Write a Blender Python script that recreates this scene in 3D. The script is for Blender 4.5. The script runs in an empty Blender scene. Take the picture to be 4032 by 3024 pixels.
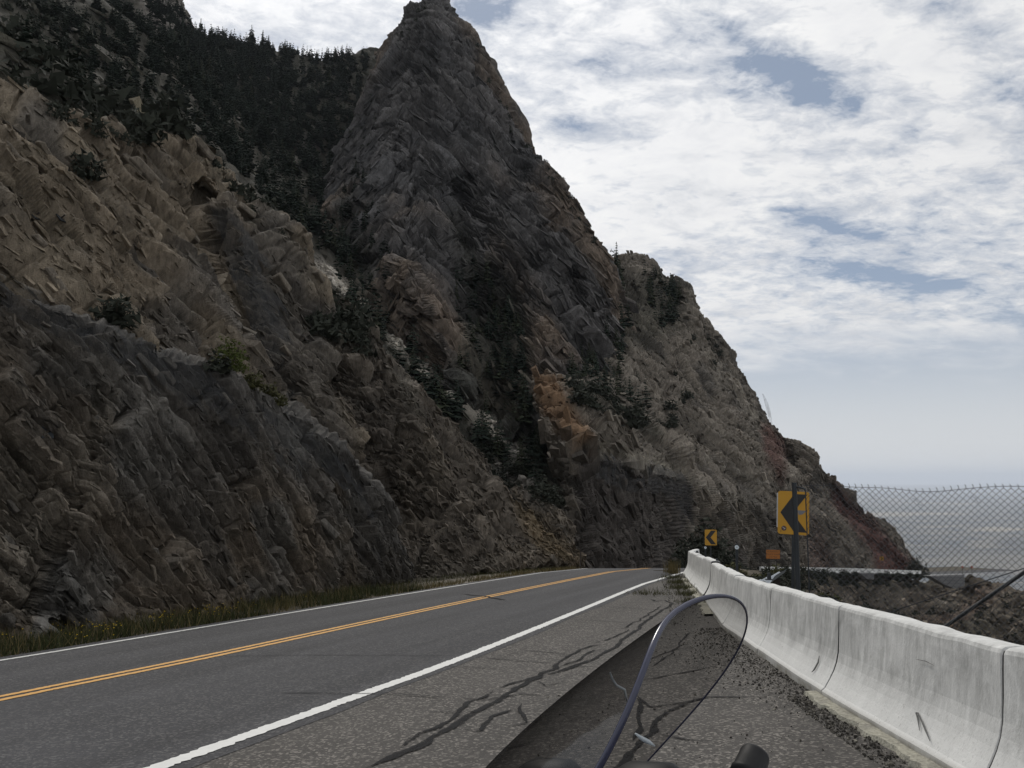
import bpy, math, random
import numpy as np
from mathutils import Vector, Matrix

R = math.radians
rng = np.random.default_rng(11)
random.seed(11)
sc = bpy.context.scene
COL = sc.collection

# ------------------------------------------------------------------ camera, sky, sun, exposure
EYE = 1.6                      # the rider's eye above the pull-out
PITCH = math.atan((1885 - 1512) / 3378.0)
cam_data = bpy.data.cameras.new("camera")
cam_data.sensor_width = 36
cam_data.lens = 36 * 3378 / 4032.0
cam_data.clip_start = 0.05
cam_data.clip_end = 200000
cam = bpy.data.objects.new("camera", cam_data)
cam.location = (0, 0, EYE)
cam.rotation_euler = (math.pi / 2 + PITCH, 0, 0)
COL.objects.link(cam)
sc.camera = cam

SUN_EL, SUN_AZ = 44.0, -14.0   # ahead and a little to the left, behind cloud
world = bpy.data.worlds.new("World")
sc.world = world
world.use_nodes = True
sun_data = bpy.data.lights.new("sun", 'SUN')
sun_data.energy = 1.5
sun_data.angle = R(10)
sun_data.color = (1.0, 0.95, 0.87)
sun = bpy.data.objects.new("sun", sun_data)
sd = Vector((math.sin(R(SUN_AZ)) * math.cos(R(SUN_EL)), math.cos(R(SUN_AZ)) * math.cos(R(SUN_EL)), math.sin(R(SUN_EL))))
sun.rotation_euler = (-sd).to_track_quat('-Z', 'Y').to_euler()
COL.objects.link(sun)
sc.view_settings.view_transform = 'Standard'
sc.view_settings.look = 'None'
sc.view_settings.exposure = 0.0
sc.view_settings.gamma = 1.0
sc.view_settings.use_curve_mapping = False
sc.cycles.volume_bounces = 1
sc.cycles.max_bounces = 8
sc.cycles.transparent_max_bounces = 24

def ND(nt, kind, **kw):
    n = nt.nodes.new(kind)
    for k, v in kw.items():
        if k.startswith('i_'):
            n.inputs[int(k[2:])].default_value = v
        else:
            setattr(n, k, v)
    return n

def MATH(nt, op, a, b=None, clamp=False):
    n = nt.nodes.new('ShaderNodeMath'); n.operation = op; n.use_clamp = clamp
    for i, x in enumerate((a, b)):
        if x is None: continue
        if isinstance(x, (int, float)): n.inputs[i].default_value = x
        else: nt.links.new(x, n.inputs[i])
    return n.outputs[0]

def RAMP(nt, fac, stops, interp='LINEAR'):
    n = nt.nodes.new('ShaderNodeValToRGB'); cr = n.color_ramp; cr.interpolation = interp
    while len(cr.elements) < len(stops): cr.elements.new(0.5)
    for e, (p, c) in zip(cr.elements, stops):
        e.position = p
        e.color = (c, c, c, 1) if isinstance(c, (int, float)) else (*c, 1)
    nt.links.new(fac, n.inputs[0])
    return n.outputs[0]

def MIX(nt, fac, a, b, mode='MIX'):
    n = nt.nodes.new('ShaderNodeMix'); n.data_type = 'RGBA'; n.blend_type = mode
    if isinstance(fac, (int, float)): n.inputs[0].default_value = fac
    else: nt.links.new(fac, n.inputs[0])
    for i, x in ((6, a), (7, b)):
        if isinstance(x, tuple): n.inputs[i].default_value = (*x, 1) if len(x) == 3 else x
        elif isinstance(x, (int, float)): n.inputs[i].default_value = (x, x, x, 1)
        else: nt.links.new(x, n.inputs[i])
    return n.outputs[2]

def NOISE(nt, vec, scale, detail=4, rough=0.55, distort=0.0, ntype=None):
    n = nt.nodes.new('ShaderNodeTexNoise')
    n.inputs['Scale'].default_value = scale
    n.inputs['Detail'].default_value = detail
    n.inputs['Roughness'].default_value = rough
    n.inputs['Distortion'].default_value = distort
    if vec is not None: nt.links.new(vec, n.inputs['Vector'])
    return n.outputs['Fac']

def MAPV(nt, vec, scale=(1, 1, 1), rot=(0, 0, 0), loc=(0, 0, 0)):
    n = nt.nodes.new('ShaderNodeMapping')
    n.inputs['Scale'].default_value = scale
    n.inputs['Rotation'].default_value = rot
    n.inputs['Location'].default_value = loc
    nt.links.new(vec, n.inputs['Vector'])
    return n.outputs[0]

def build_sky():
    nt = world.node_tree
    nt.nodes.clear()
    out = ND(nt, 'ShaderNodeOutputWorld')
    bg = ND(nt, 'ShaderNodeBackground'); bg.inputs['Strength'].default_value = 0.1
    sky = ND(nt, 'ShaderNodeTexSky'); sky.sky_type = 'NISHITA'; sky.sun_disc = False
    sky.sun_elevation = R(SUN_EL); sky.sun_rotation = R(SUN_AZ)
    sky.altitude = 2000; sky.air_density = 1.0; sky.dust_density = 2.5; sky.ozone_density = 1.0
    tc = ND(nt, 'ShaderNodeTexCoord')
    sep = ND(nt, 'ShaderNodeSeparateXYZ'); nt.links.new(tc.outputs['Generated'], sep.inputs[0])
    dx, dy, dz = sep.outputs
    # cloud layer: a flat deck seen in perspective (softened towards the horizon)
    den = MATH(nt, 'ADD', MATH(nt, 'MAXIMUM', dz, 0.0), 0.20)
    px = MATH(nt, 'DIVIDE', dx, den); py = MATH(nt, 'DIVIDE', dy, den)
    cmb = ND(nt, 'ShaderNodeCombineXYZ'); nt.links.new(px, cmb.inputs[0]); nt.links.new(py, cmb.inputs[1])
    deck = cmb.outputs[0]
    big = NOISE(nt, MAPV(nt, deck, (0.8, 1.5, 1), (0, 0, R(-35)), (3.1, 1.7, 0)), 1.0, 4, 0.55, 0.35)
    mid = NOISE(nt, MAPV(nt, deck, (4.2, 6.0, 1), (0, 0, R(-35)), (7.7, 2.2, 0)), 1.0, 6, 0.62, 0.4)
    fine = NOISE(nt, MAPV(nt, deck, (15, 19, 1), (0, 0, R(-30))), 1.0, 8, 0.66, 0.3)
    cov = MATH(nt, 'ADD', MATH(nt, 'MULTIPLY', big, 0.62), MATH(nt, 'MULTIPLY', mid, 0.46))
    cov = MATH(nt, 'ADD', cov, MATH(nt, 'MULTIPLY', fine, 0.58))
    # a few wide openings in the deck, at deck coordinates
    def gap(cx, cy, ang, la, lb, amt):
        m = MAPV(nt, deck, (1, 1, 1), (0, 0, 0), (-cx, -cy, 0))
        m = MAPV(nt, m, (1, 1, 1), (0, 0, R(ang)))
        m = MAPV(nt, m, (1 / la, 1 / lb, 1))
        ln = ND(nt, 'ShaderNodeVectorMath'); ln.operation = 'LENGTH'; nt.links.new(m, ln.inputs[0])
        f = MATH(nt, 'SUBTRACT', 1.0, ln.outputs['Value'], True)
        f = MATH(nt, 'MULTIPLY', MATH(nt, 'MULTIPLY', f, f), amt * 0.85)
        return f
    for g in SKY_GAPS:
        cov = MATH(nt, 'SUBTRACT', cov, gap(*g))
    # the deck ends before the horizon: clear pale air low down
    low = ND(nt, 'ShaderNodeMapRange'); low.interpolation_type = 'SMOOTHSTEP'
    nt.links.new(MATH(nt, 'ADD', dz, MATH(nt, 'MULTIPLY', MATH(nt, 'SUBTRACT', mid, 0.5), 0.10)), low.inputs[0])
    low.inputs[1].default_value = 0.10; low.inputs[2].default_value = 0.185
    mask = RAMP(nt, cov, [(0.60, 0.0), (0.70, 0.5), (0.84, 1.0)])
    mask = MATH(nt, 'MULTIPLY', mask, low.outputs[0], True)
    # thicker cloud is a little greyer, thin cloud is bright
    tone = NOISE(nt, MAPV(nt, deck, (4.5, 6.0, 1), (0, 0, R(-35)), (1.3, 4.4, 0)), 1.0, 8, 0.70, 0.5)
    dotn = ND(nt, 'ShaderNodeVectorMath'); dotn.operation = 'DOT_PRODUCT'
    nt.links.new(tc.outputs['Generated'], dotn.inputs[0]); dotn.inputs[1].default_value = tuple(sd)
    fwd = MATH(nt, 'POWER', MATH(nt, 'MAXIMUM', dotn.outputs['Value'], 0.0), 6.0)   # forward scattering round the sun
    bright = MATH(nt, 'ADD', CLOUD_BASE, MATH(nt, 'MULTIPLY', fwd, CLOUD_FWD))
    shade = RAMP(nt, tone, [(0.34, (0.80, 0.82, 0.86)), (0.50, (0.98, 0.985, 1.0)), (0.68, (1.06, 1.06, 1.055))])
    vm = ND(nt, 'ShaderNodeVectorMath'); vm.operation = 'SCALE'
    nt.links.new(shade, vm.inputs[0]); nt.links.new(bright, vm.inputs['Scale'])
    # clear sky: NISHITA, whitened towards the horizon by the valley haze
    sk = ND(nt, 'ShaderNodeVectorMath'); sk.operation = 'MULTIPLY'
    nt.links.new(sky.outputs[0], sk.inputs[0]); sk.inputs[1].default_value = SKY_MUL
    hz = ND(nt, 'ShaderNodeMapRange'); nt.links.new(dz, hz.inputs[0]); hz.interpolation_type = 'SMOOTHSTEP'
    hz.inputs[1].default_value = 0.0; hz.inputs[2].default_value = 0.22
    hz.inputs[3].default_value = 0.9; hz.inputs[4].default_value = 0.0
    clear = MIX(nt, hz.outputs[0], MIX(nt, 0.6, sk.outputs[0], (3.6, 4.2, 5.0)), HORIZON_COL)
    col = MIX(nt, mask, clear, vm.outputs[0])
    nt.links.new(col, bg.inputs['Color'])
    nt.links.new(bg.outputs[0], out.inputs[0])

SKY_MUL = (0.62, 0.66, 0.72)
HORIZON_COL = (7.2, 7.25, 7.3)
CLOUD_BASE, CLOUD_FWD = 7.7, 3.2
F = 3378 / 1.8228       # focal length in the units used for (u, v) below
CU, CV = 1106.0, 829.5

def ray(u, v):
    u = np.asarray(u, float); v = np.asarray(v, float)
    a = (u - CU) / F; b = -(v - CV) / F
    c, s = math.cos(PITCH), math.sin(PITCH)
    return np.stack([a, c - b * s, s + b * c], -1)

def deckpt(u, v):
    d = ray(u, v); d = d / np.linalg.norm(d)
    z = max(d[2], 0) + 0.20
    return d[0] / z, d[1] / z

SKY_GAPS = []
for (u, v, ang, la, lb, amt) in ((1730, 170, -30, .40, .17, .40), (1560, 60, -30, .5, .10, .16), (1230, 270, -20, .25, .16, .22),
                                 (2110, 60, -35, .40, .12, .28), (1800, 490, -25, .36, .14, .32), (1930, 600, -10, .5, .13, .30),
                                 (2190, 690, 0, .5, .16, .26), (1020, 20, -20, .18, .12, .22), (1500, 210, -30, .5, .10, .12)):
    cx, cy = deckpt(u, v)
    SKY_GAPS.append((cx, cy, ang, la, lb, amt))
build_sky()

# ------------------------------------------------------------------ small tools
def P(u, v, y):
    """a point y metres ahead on the sight line (u, v)"""
    d = ray(u, v)
    y = np.asarray(y, float)
    p = d * (y / d[..., 1])[..., None]
    p[..., 2] += EYE
    return p

def UV(p):
    q = p - np.array([0, 0, EYE])
    c, s = math.cos(PITCH), math.sin(PITCH)
    Y = q[..., 1] * c + q[..., 2] * s; Z = -q[..., 1] * s + q[..., 2] * c
    Y = np.where(Y < 0.05, 0.05, Y)
    return CU + F * q[..., 0] / Y, CV - F * Z / Y

GX, GY = 0.03, -0.065
def plane_z(x, y): return GX * x + GY * y

def ground_hit(u, v):
    d = ray(u, v)
    t = -EYE / (d[..., 2] - GX * d[..., 0] - GY * d[..., 1])
    p = d * t[..., None]
    p[..., 2] += EYE
    return p

def inpoly(u, v, poly):
    poly = np.asarray(poly, float); n = len(poly); ins = np.zeros(np.shape(u), bool)
    j = n - 1
    for i in range(n):
        xi, yi = poly[i]; xj, yj = poly[j]
        c = ((yi > v) != (yj > v)) & (u < (xj - xi) * (v - yi) / (yj - yi + 1e-12) + xi)
        ins ^= c; j = i
    return ins

def seg_dist(u, v, line):
    best = np.full(np.shape(u), 1e9)
    for (x0, y0), (x1, y1) in zip(line[:-1], line[1:]):
        dx, dy = x1 - x0, y1 - y0
        t = np.clip(((u - x0) * dx + (v - y0) * dy) / (dx * dx + dy * dy), 0, 1)
        best = np.minimum(best, np.hypot(u - x0 - t * dx, v - y0 - t * dy))
    return best

def hsh(ix, iy, iz, seed):
    x = ix.astype(np.int64).astype(np.uint32); y = iy.astype(np.int64).astype(np.uint32); z = iz.astype(np.int64).astype(np.uint32)
    h = x * np.uint32(374761393) + y * np.uint32(668265263) + z * np.uint32(2147483647) + np.uint32((seed * 974634777) & 0xffffffff)
    h = (h ^ (h >> np.uint32(13))) * np.uint32(1274126177)
    h = (h ^ (h >> np.uint32(15))) * np.uint32(2246822519)
    h = h ^ (h >> np.uint32(16))
    return h.astype(np.float64) / 4294967295.0 * 2 - 1

def vnoise(p, seed):
    i = np.floor(p); f = p - i; f = f * f * f * (f * (f * 6 - 15) + 10)
    r = 0
    for a in (0, 1):
        wa = f[:, 0] if a else 1 - f[:, 0]
        for b in (0, 1):
            wb = f[:, 1] if b else 1 - f[:, 1]
            for c in (0, 1):
                wc = f[:, 2] if c else 1 - f[:, 2]
                r = r + wa * wb * wc * hsh(i[:, 0] + a, i[:, 1] + b, i[:, 2] + c, seed)
    return r

def fbm(p, octv, seed, gain=0.5):
    r = 0; a = 1.0; t = 0
    for k in range(octv):
        r = r + a * vnoise(p * (2.03 ** k) + k * 17.3, seed + k); t += a; a *= gain
    return r / t

def ridged(p, octv, seed):
    r = 0; a = 1.0; t = 0
    for k in range(octv):
        r = r + a * (1 - 2 * np.abs(vnoise(p * (2.1 ** k) + k * 9.1, seed + k))); t += a; a *= 0.5
    return r / t

def blocks(p, ax, size, seed, warp=0.28):
    q = p @ ax.T / np.asarray(size)
    big = max(size)
    for k in range(3):
        q[:, k] += warp * vnoise(p / (1.6 * big), seed + 50 + k) + 0.3 * warp * vnoise(p / (0.5 * big), seed + 60 + k)
    i1 = np.floor(q[:, 1]); z0 = np.zeros_like(i1)
    q0 = q[:, 0] + 5 * hsh(i1, z0, z0, seed + 1)
    i0 = np.floor(q0)
    q2 = q[:, 2] + 3 * hsh(i0, i1, z0, seed + 2)
    i2 = np.floor(q2)
    h = hsh(i0, i1, i2, seed + 3)
    f0 = q0 - i0; f1 = q[:, 1] - i1
    tilt = (f0 - .5) * hsh(i0, i1, i2, seed + 4) + (f1 - .5) * (0.6 + hsh(i0, i1, i2, seed + 5))
    e = np.minimum(np.minimum(f0, 1 - f0) * size[0] / size[1], np.minimum(f1, 1 - f1))
    crev = np.clip(1 - e / 0.13, 0, 1)
    return h, tilt, crev

def axes(angle, wall=(1.0, 0.15)):
    """bed axes on a face running along wall: trace direction (angle below horizontal), bed normal, third"""
    a = R(angle); w = np.array([wall[0], wall[1], 0.0]); w /= np.linalg.norm(w); z = np.array([0, 0, 1.0])
    t = math.cos(a) * w - math.sin(a) * z; n = math.sin(a) * w + math.cos(a) * z
    return np.stack([t, n, np.cross(t, n)])

def mesh_obj(name, verts, faces, mat, parent=None, tint=None, smooth=False, kind=None):
    """faces: (n,3) or (n,4) int array"""
    verts = np.asarray(verts, np.float32); faces = np.asarray(faces, np.int32)
    me = bpy.data.meshes.new(name)
    k = faces.shape[1]; n = len(faces)
    me.vertices.add(len(verts)); me.vertices.foreach_set('co', verts.ravel())
    me.loops.add(n * k); me.loops.foreach_set('vertex_index', faces.ravel())
    me.polygons.add(n); me.polygons.foreach_set('loop_start', np.arange(0, n * k, k, dtype=np.int32))
    try: me.polygons.foreach_set('loop_total', np.full(n, k, np.int32))
    except Exception: pass
    me.polygons.foreach_set('use_smooth', np.full(n, smooth, bool))
    if tint is not None:
        a = me.attributes.new('tint', 'FLOAT_COLOR', 'POINT')
        t = np.ones((len(verts), 4), np.float32); t[:, :3] = tint
        a.data.foreach_set('color', t.ravel())
    me.update(calc_edges=True); me.validate()
    me.materials.append(mat)
    return link(name, me, parent, kind)

def link(name, me, parent=None, kind=None):
    o = bpy.data.objects.new(name, me); COL.objects.link(o)
    if parent is not None:
        o.parent = parent
    if kind: o['kind'] = kind
    return o

def tag(o, label, cat, group=None):
    o['label'] = label; o['category'] = cat
    if group: o['group'] = group
    return o

def thing(name, label, cat, loc=(0, 0, 0), rot=(0, 0, 0), group=None):
    o = bpy.data.objects.new(name, None); COL.objects.link(o)
    o.location = loc; o.rotation_euler = rot; o.empty_display_size = 0.1
    return tag(o, label, cat, group)

class MB:
    """collects simple solids into one mesh"""
    def __init__(s): s.v = []; s.f = []
    def add(s, v, f):
        o = len(s.v); s.v += [tuple(map(float, x)) for x in v]; s.f += [tuple(i + o for i in q) for q in f]
    def box(s, c, d, rot=None):
        c = Vector(c); m = rot or Matrix.Identity(3)
        v = [c + m @ Vector((sx * d[0] / 2, sy * d[1] / 2, sz * d[2] / 2)) for sx in (-1, 1) for sy in (-1, 1) for sz in (-1, 1)]
        s.add(v, [(0, 1, 3, 2), (4, 6, 7, 5), (0, 4, 5, 1), (2, 3, 7, 6), (0, 2, 6, 4), (1, 5, 7, 3)])
    def tube(s, pts, r, n=8, caps=True):
        pts = [Vector(p) for p in pts]; rr = r if isinstance(r, (list, tuple)) else [r] * len(pts)
        rings = []; up = None
        for i, p in enumerate(pts):
            d = (pts[min(i + 1, len(pts) - 1)] - pts[max(i - 1, 0)]).normalized()
            if up is None:
                up = Vector((0, 0, 1)) if abs(d.z) < .9 else Vector((1, 0, 0))
            a = d.cross(up)
            if a.length < 1e-5: a = d.orthogonal()
            a.normalize(); b = a.cross(d).normalized(); up = b
            rings.append([p + rr[i] * (math.cos(2 * math.pi * k / n) * a + math.sin(2 * math.pi * k / n) * b) for k in range(n)])
        v = [q for ring in rings for q in ring]; f = []
        for i in range(len(pts) - 1):
            for k in range(n):
                f.append((i * n + k, i * n + (k + 1) % n, (i + 1) * n + (k + 1) % n, (i + 1) * n + k))
        if caps:
            f.append(tuple(range(n - 1, -1, -1))); f.append(tuple(range((len(pts) - 1) * n, len(pts) * n)))
        s.add(v, f)
    def disc(s, c, nrm, r, t, n=20):
        c = Vector(c); nrm = Vector(nrm).normalized()
        s.tube([c - nrm * t / 2, c + nrm * t / 2], r, n)
    def lathe(s, prof, n=20):
        v = []; f = []
        for (r, z) in prof:
            v += [(r * math.cos(2 * math.pi * k / n), r * math.sin(2 * math.pi * k / n), z) for k in range(n)]
        for i in range(len(prof) - 1):
            for k in range(n):
                f.append((i * n + k, i * n + (k + 1) % n, (i + 1) * n + (k + 1) % n, (i + 1) * n + k))
        s.add(v, f)
    def prism(s, pts, origin, ex, ey, ez, t):
        """flat outline pts (x, y) in plane ex, ey, thickness t along ez"""
        o = Vector(origin); ex, ey, ez = Vector(ex), Vector(ey), Vector(ez); n = len(pts)
        v = [o + ex * p[0] + ey * p[1] for p in pts] + [o + ex * p[0] + ey * p[1] + ez * t for p in pts]
        f = [tuple(range(n))[::-1], tuple(range(n, 2 * n))] + [(i, (i + 1) % n, n + (i + 1) % n, n + i) for i in range(n)]
        s.add(v, f)
    def mesh(s, name, mat, smooth=False):
        me = bpy.data.meshes.new(name); me.from_pydata(s.v, [], s.f); me.validate(); me.update()
        if smooth:
            me.polygons.foreach_set('use_smooth', [True] * len(me.polygons))
        me.materials.append(mat); return me
    def build(s, name, mat, parent=None, smooth=False, kind=None):
        return link(name, s.mesh(name, mat, smooth), parent, kind)

# ------------------------------------------------------------------ materials
MATS = {}
def new_mat(name):
    m = bpy.data.materials.new(name); m.use_nodes = True
    nt = m.node_tree; b = nt.nodes['Principled BSDF']; MATS[name] = m
    return m, nt, b

def obj_coord(nt):
    g = nt.nodes.new('ShaderNodeNewGeometry'); return g.outputs['Position']

def bump(nt, b, h, strength, dist):
    n = nt.nodes.new('ShaderNodeBump'); n.inputs['Strength'].default_value = strength; n.inputs['Distance'].default_value = dist
    nt.links.new(h, n.inputs['Height']); nt.links.new(n.outputs[0], b.inputs['Normal'])

def simple(name, col, rough=0.6, metal=0.0, var=0.12, scale=8.0, spec=0.5):
    m, nt, b = new_mat(name)
    pos = obj_coord(nt)
    n = NOISE(nt, pos, scale, 5, 0.6)
    c = MIX(nt, n, tuple(x * (1 - var) for x in col), tuple(min(1, x * (1 + var)) for x in col))
    nt.links.new(c, b.inputs['Base Color'])
    b.inputs['Roughness'].default_value = rough; b.inputs['Metallic'].default_value = metal
    b.inputs['Specular IOR Level'].default_value = spec
    return m

def rock_mat(name, scale):
    m, nt, b = new_mat(name)
    at = nt.nodes.new('ShaderNodeAttribute'); at.attribute_name = 'tint'
    pos = obj_coord(nt)
    n1 = NOISE(nt, pos, 0.55 * scale, 6, 0.65, 0.4)
    n2 = NOISE(nt, MAPV(nt, pos, (1, 1, 0.35)), 4.0 * scale, 5, 0.7)
    n3 = NOISE(nt, pos, 16 * scale, 3, 0.7)
    k = MATH(nt, 'MULTIPLY', RAMP(nt, n1, [(0.3, 0.72), (0.7, 1.25)]), RAMP(nt, n2, [(0.28, 0.55), (0.5, 1.0), (0.75, 1.5)]))
    k = MATH(nt, 'MULTIPLY', k, RAMP(nt, n3, [(0.3, 0.8), (0.7, 1.2)]))
    vm = nt.nodes.new('ShaderNodeVectorMath'); vm.operation = 'SCALE'
    nt.links.new(at.outputs['Color'], vm.inputs[0]); nt.links.new(k, vm.inputs['Scale'])
    nt.links.new(vm.outputs[0], b.inputs['Base Color'])
    b.inputs['Roughness'].default_value = 0.95; b.inputs['Specular IOR Level'].default_value = 0.15
    bump(nt, b, MATH(nt, 'ADD', n2, MATH(nt, 'MULTIPLY', n3, 0.4)), 0.9, 0.12 / scale)
    return m
ROCK_NEAR = rock_mat('rock_near', 1.6)
ROCK_MID = rock_mat('rock_mid', 0.8)
ROCK_FAR = rock_mat('rock_far', 0.32)

def asphalt(name, base, speck, speck_amt, scale, wear):
    m, nt, b = new_mat(name)
    pos = obj_coord(nt)
    big = NOISE(nt, pos, 0.35, 5, 0.6, 0.5)
    gr = NOISE(nt, pos, scale, 3, 0.75)
    vo = nt.nodes.new('ShaderNodeTexVoronoi'); vo.inputs['Scale'].default_value = scale * 0.8; nt.links.new(pos, vo.inputs['Vector'])
    cell = nt.nodes.new('ShaderNodeSeparateColor'); nt.links.new(vo.outputs['Color'], cell.inputs[0])
    c = MIX(nt, RAMP(nt, gr, [(0.3, 0.0), (0.7, 1.0)]), tuple(x * 0.45 for x in base), tuple(x * 1.55 for x in base))
    c = MIX(nt, MATH(nt, 'MULTIPLY', RAMP(nt, cell.outputs[0], [(0.72, 0.0), (0.9, 1.0)]), speck_amt), c, speck)
    c = MIX(nt, RAMP(nt, big, [(0.35, 0.0), (0.7, wear)]), c, tuple(x * 1.5 for x in base))
    lane = NOISE(nt, MAPV(nt, MAPV(nt, pos, (1, 1, 0), (0, 0, R(20))), (1.3, .06, 0)), 1.0, 4, 0.6)
    c = MIX(nt, 1.0, c, RAMP(nt, lane, [(0.3, 0.78), (0.7, 1.22)]), 'MULTIPLY')
    nt.links.new(c, b.inputs['Base Color'])
    b.inputs['Roughness'].default_value = 0.88; b.inputs['Specular IOR Level'].default_value = 0.25
    bump(nt, b, gr, 0.6, 0.006)
    return m
M_ROAD = asphalt('road_asphalt', (0.042, 0.042, 0.045), (0.16, 0.155, 0.15), 0.5, 55, 0.35)
M_SHOULDER = asphalt('shoulder_chipseal', (0.057, 0.053, 0.049), (0.26, 0.24, 0.215), 0.7, 60, 0.5)
M_TAR = simple('tar', (0.015, 0.015, 0.016), 0.9, 0, 0.5, 30, 0.15)
def _tar_alpha():
    nt = M_TAR.node_tree; b = nt.nodes['Principled BSDF']; pos = obj_coord(nt)
    n = MATH(nt, 'ADD', MATH(nt, 'MULTIPLY', NOISE(nt, pos, 7, 4, 0.7), 0.6), MATH(nt, 'MULTIPLY', NOISE(nt, pos, 60, 2, 0.6), 0.4))
    nt.links.new(RAMP(nt, n, [(0.40, 0.1), (0.47, 0.95)]), b.inputs['Alpha'])
_tar_alpha()
M_WHITE = simple('white_paint', (0.62, 0.62, 0.60), 0.7, 0, 0.14, 9)
M_YELLOW = simple('yellow_paint', (0.54, 0.285, 0.06), 0.7, 0, 0.15, 9)

def dirt_mat(name, a, b_, scale):
    m, nt, b = new_mat(name)
    pos = obj_coord(nt)
    n = NOISE(nt, pos, scale, 6, 0.7, 0.4); g = NOISE(nt, pos, scale * 14, 3, 0.7)
    c = MIX(nt, RAMP(nt, n, [(0.3, 0.0), (0.7, 1.0)]), a, b_)
    c = MIX(nt, 1.0, c, RAMP(nt, g, [(0.3, 0.6), (0.7, 1.3)]), 'MULTIPLY')
    nt.links.new(c, b.inputs['Base Color']); b.inputs['Roughness'].default_value = 0.95
    b.inputs['Specular IOR Level'].default_value = 0.1
    bump(nt, b, g, 0.8, 0.03)
    return m
M_DIRT = dirt_mat('dirt', (0.055, 0.048, 0.036), (0.13, 0.115, 0.09), 0.7)
M_PAN = dirt_mat('pale_gravel', (0.12, 0.105, 0.085), (0.20, 0.18, 0.15), 0.6)

def barrier_mat():
    m, nt, b = new_mat('barrier_paint')
    tc = nt.nodes.new('ShaderNodeTexCoord'); pos = obj_coord(nt)
    sep = nt.nodes.new('ShaderNodeSeparateXYZ'); nt.links.new(tc.outputs['Object'], sep.inputs[0])
    z = sep.outputs[2]
    st = NOISE(nt, MAPV(nt, pos, (13, 13, 2.2)), 1.0, 6, 0.72, 0.5)
    bl = NOISE(nt, pos, 2.2, 6, 0.7, 0.6)
    sp = NOISE(nt, MAPV(nt, pos, (60, 60, 26)), 1.0, 3, 0.7)
    # streaky grime, deepened on the upright face so the top looks lit; foot whiter
    up = RAMP(nt, z, [(0.20, 0.25), (0.42, 0.95), (0.84, 1.0), (0.875, 0.35), (0.892, 0.0)])
    f = MATH(nt, 'ADD', MATH(nt, 'MULTIPLY', RAMP(nt, st, [(0.32, 1.0), (0.68, 0.0)]), 0.55), MATH(nt, 'MULTIPLY', RAMP(nt, bl, [(0.35, 1.0), (0.62, 0.0)]), 0.5))
    f = MATH(nt, 'MULTIPLY', f, up, True)
    c = MIX(nt, MATH(nt, 'MULTIPLY', f, 1.0, True), (0.72, 0.72, 0.70), (0.30, 0.30, 0.29))
    spf = MATH(nt, 'MULTIPLY', RAMP(nt, sp, [(0.60, 0.0), (0.74, 1.0)]), RAMP(nt, z, [(0.0, 0.9), (0.30, 0.55), (0.8, 0.35), (0.9, 0.12)]))
    c = MIX(nt, spf, c, (0.17, 0.165, 0.155))
    toe = MATH(nt, 'MULTIPLY', RAMP(nt, z, [(0.05, 1.0), (0.11, 0.0)]), RAMP(nt, bl, [(0.3, 0.3), (0.6, 0.9)]))
    c = MIX(nt, toe, c, (0.22, 0.205, 0.17))
    nt.links.new(c, b.inputs['Base Color']); b.inputs['Roughness'].default_value = 0.85
    b.inputs['Specular IOR Level'].default_value = 0.2
    bump(nt, b, MATH(nt, 'ADD', sp, bl), 0.35, 0.012)
    return m
M_BARRIER = barrier_mat()
M_CURB = dirt_mat('worn_curb_paint', (0.50, 0.48, 0.39), (0.26, 0.25, 0.22), 2.2)
M_DARKMETAL = simple('dark_metal', (0.028, 0.032, 0.036), 0.5, 0.4, 0.2, 10)
M_GALV = simple('galvanised_steel', (0.22, 0.245, 0.27), 0.45, 0.6, 0.25, 6)
M_WIRE = simple('fence_wire', (0.028, 0.032, 0.040), 0.65, 0.2, 0.1, 10)
M_SIGNY = simple('sign_yellow', (0.46, 0.235, 0.012), 0.45, 0, 0.06, 5)
M_SIGNO = simple('sign_orange', (0.34, 0.115, 0.008), 0.5, 0, 0.08, 5)
M_SIGNB = simple('sign_black', (0.012, 0.012, 0.013), 0.5, 0, 0.1, 5)
M_SIGNBACK = simple('sign_aluminium', (0.42, 0.44, 0.45), 0.45, 0.5, 0.1, 5)
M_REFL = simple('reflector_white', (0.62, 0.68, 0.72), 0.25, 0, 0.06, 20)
M_STICKER = simple('sticker_brown', (0.07, 0.035, 0.03), 0.5, 0, 0.2, 60)
M_SCUFF = simple('scuff_grey', (0.13, 0.13, 0.125), 0.9, 0, 0.3, 40)
M_STICKGREY = simple('sticker_grey', (0.16, 0.16, 0.17), 0.6, 0, 0.4, 60)
M_RUST = simple('rusty_steel', (0.035, 0.028, 0.024), 0.8, 0.2, 0.3, 10)
M_NEEDLE = simple('conifer_needles', (0.027, 0.037, 0.028), 0.95, 0, 0.45, 0.8, 0.04)
M_NEEDLE2 = simple('conifer_needles_olive', (0.038, 0.045, 0.028), 0.95, 0, 0.45, 0.8, 0.04)
M_BARK = simple('bark', (0.06, 0.05, 0.042), 0.95, 0, 0.3, 5, 0.1)
M_SAGE = simple('shrub_dark', (0.036, 0.040, 0.031), 0.9, 0, 0.5, 3, 0.1)
M_OLIVE = simple('shrub_olive', (0.062, 0.062, 0.028), 0.9, 0, 0.5, 3, 0.1)
M_GREEN = simple('shrub_green', (0.062, 0.078, 0.018), 0.85, 0, 0.4, 4, 0.15)
M_GRASS = simple('grass', (0.042, 0.047, 0.02), 0.9, 0, 0.5, 5, 0.1)
M_STRAW = simple('straw_grass', (0.13, 0.105, 0.05), 0.9, 0, 0.4, 5, 0.1)
M_FLOWER = simple('yellow_petals', (0.48, 0.34, 0.02), 0.8, 0, 0.2, 20, 0.1)
M_PLASTIC = simple('black_plastic', (0.012, 0.012, 0.013), 0.55, 0, 0.2, 20, 0.22)
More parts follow.
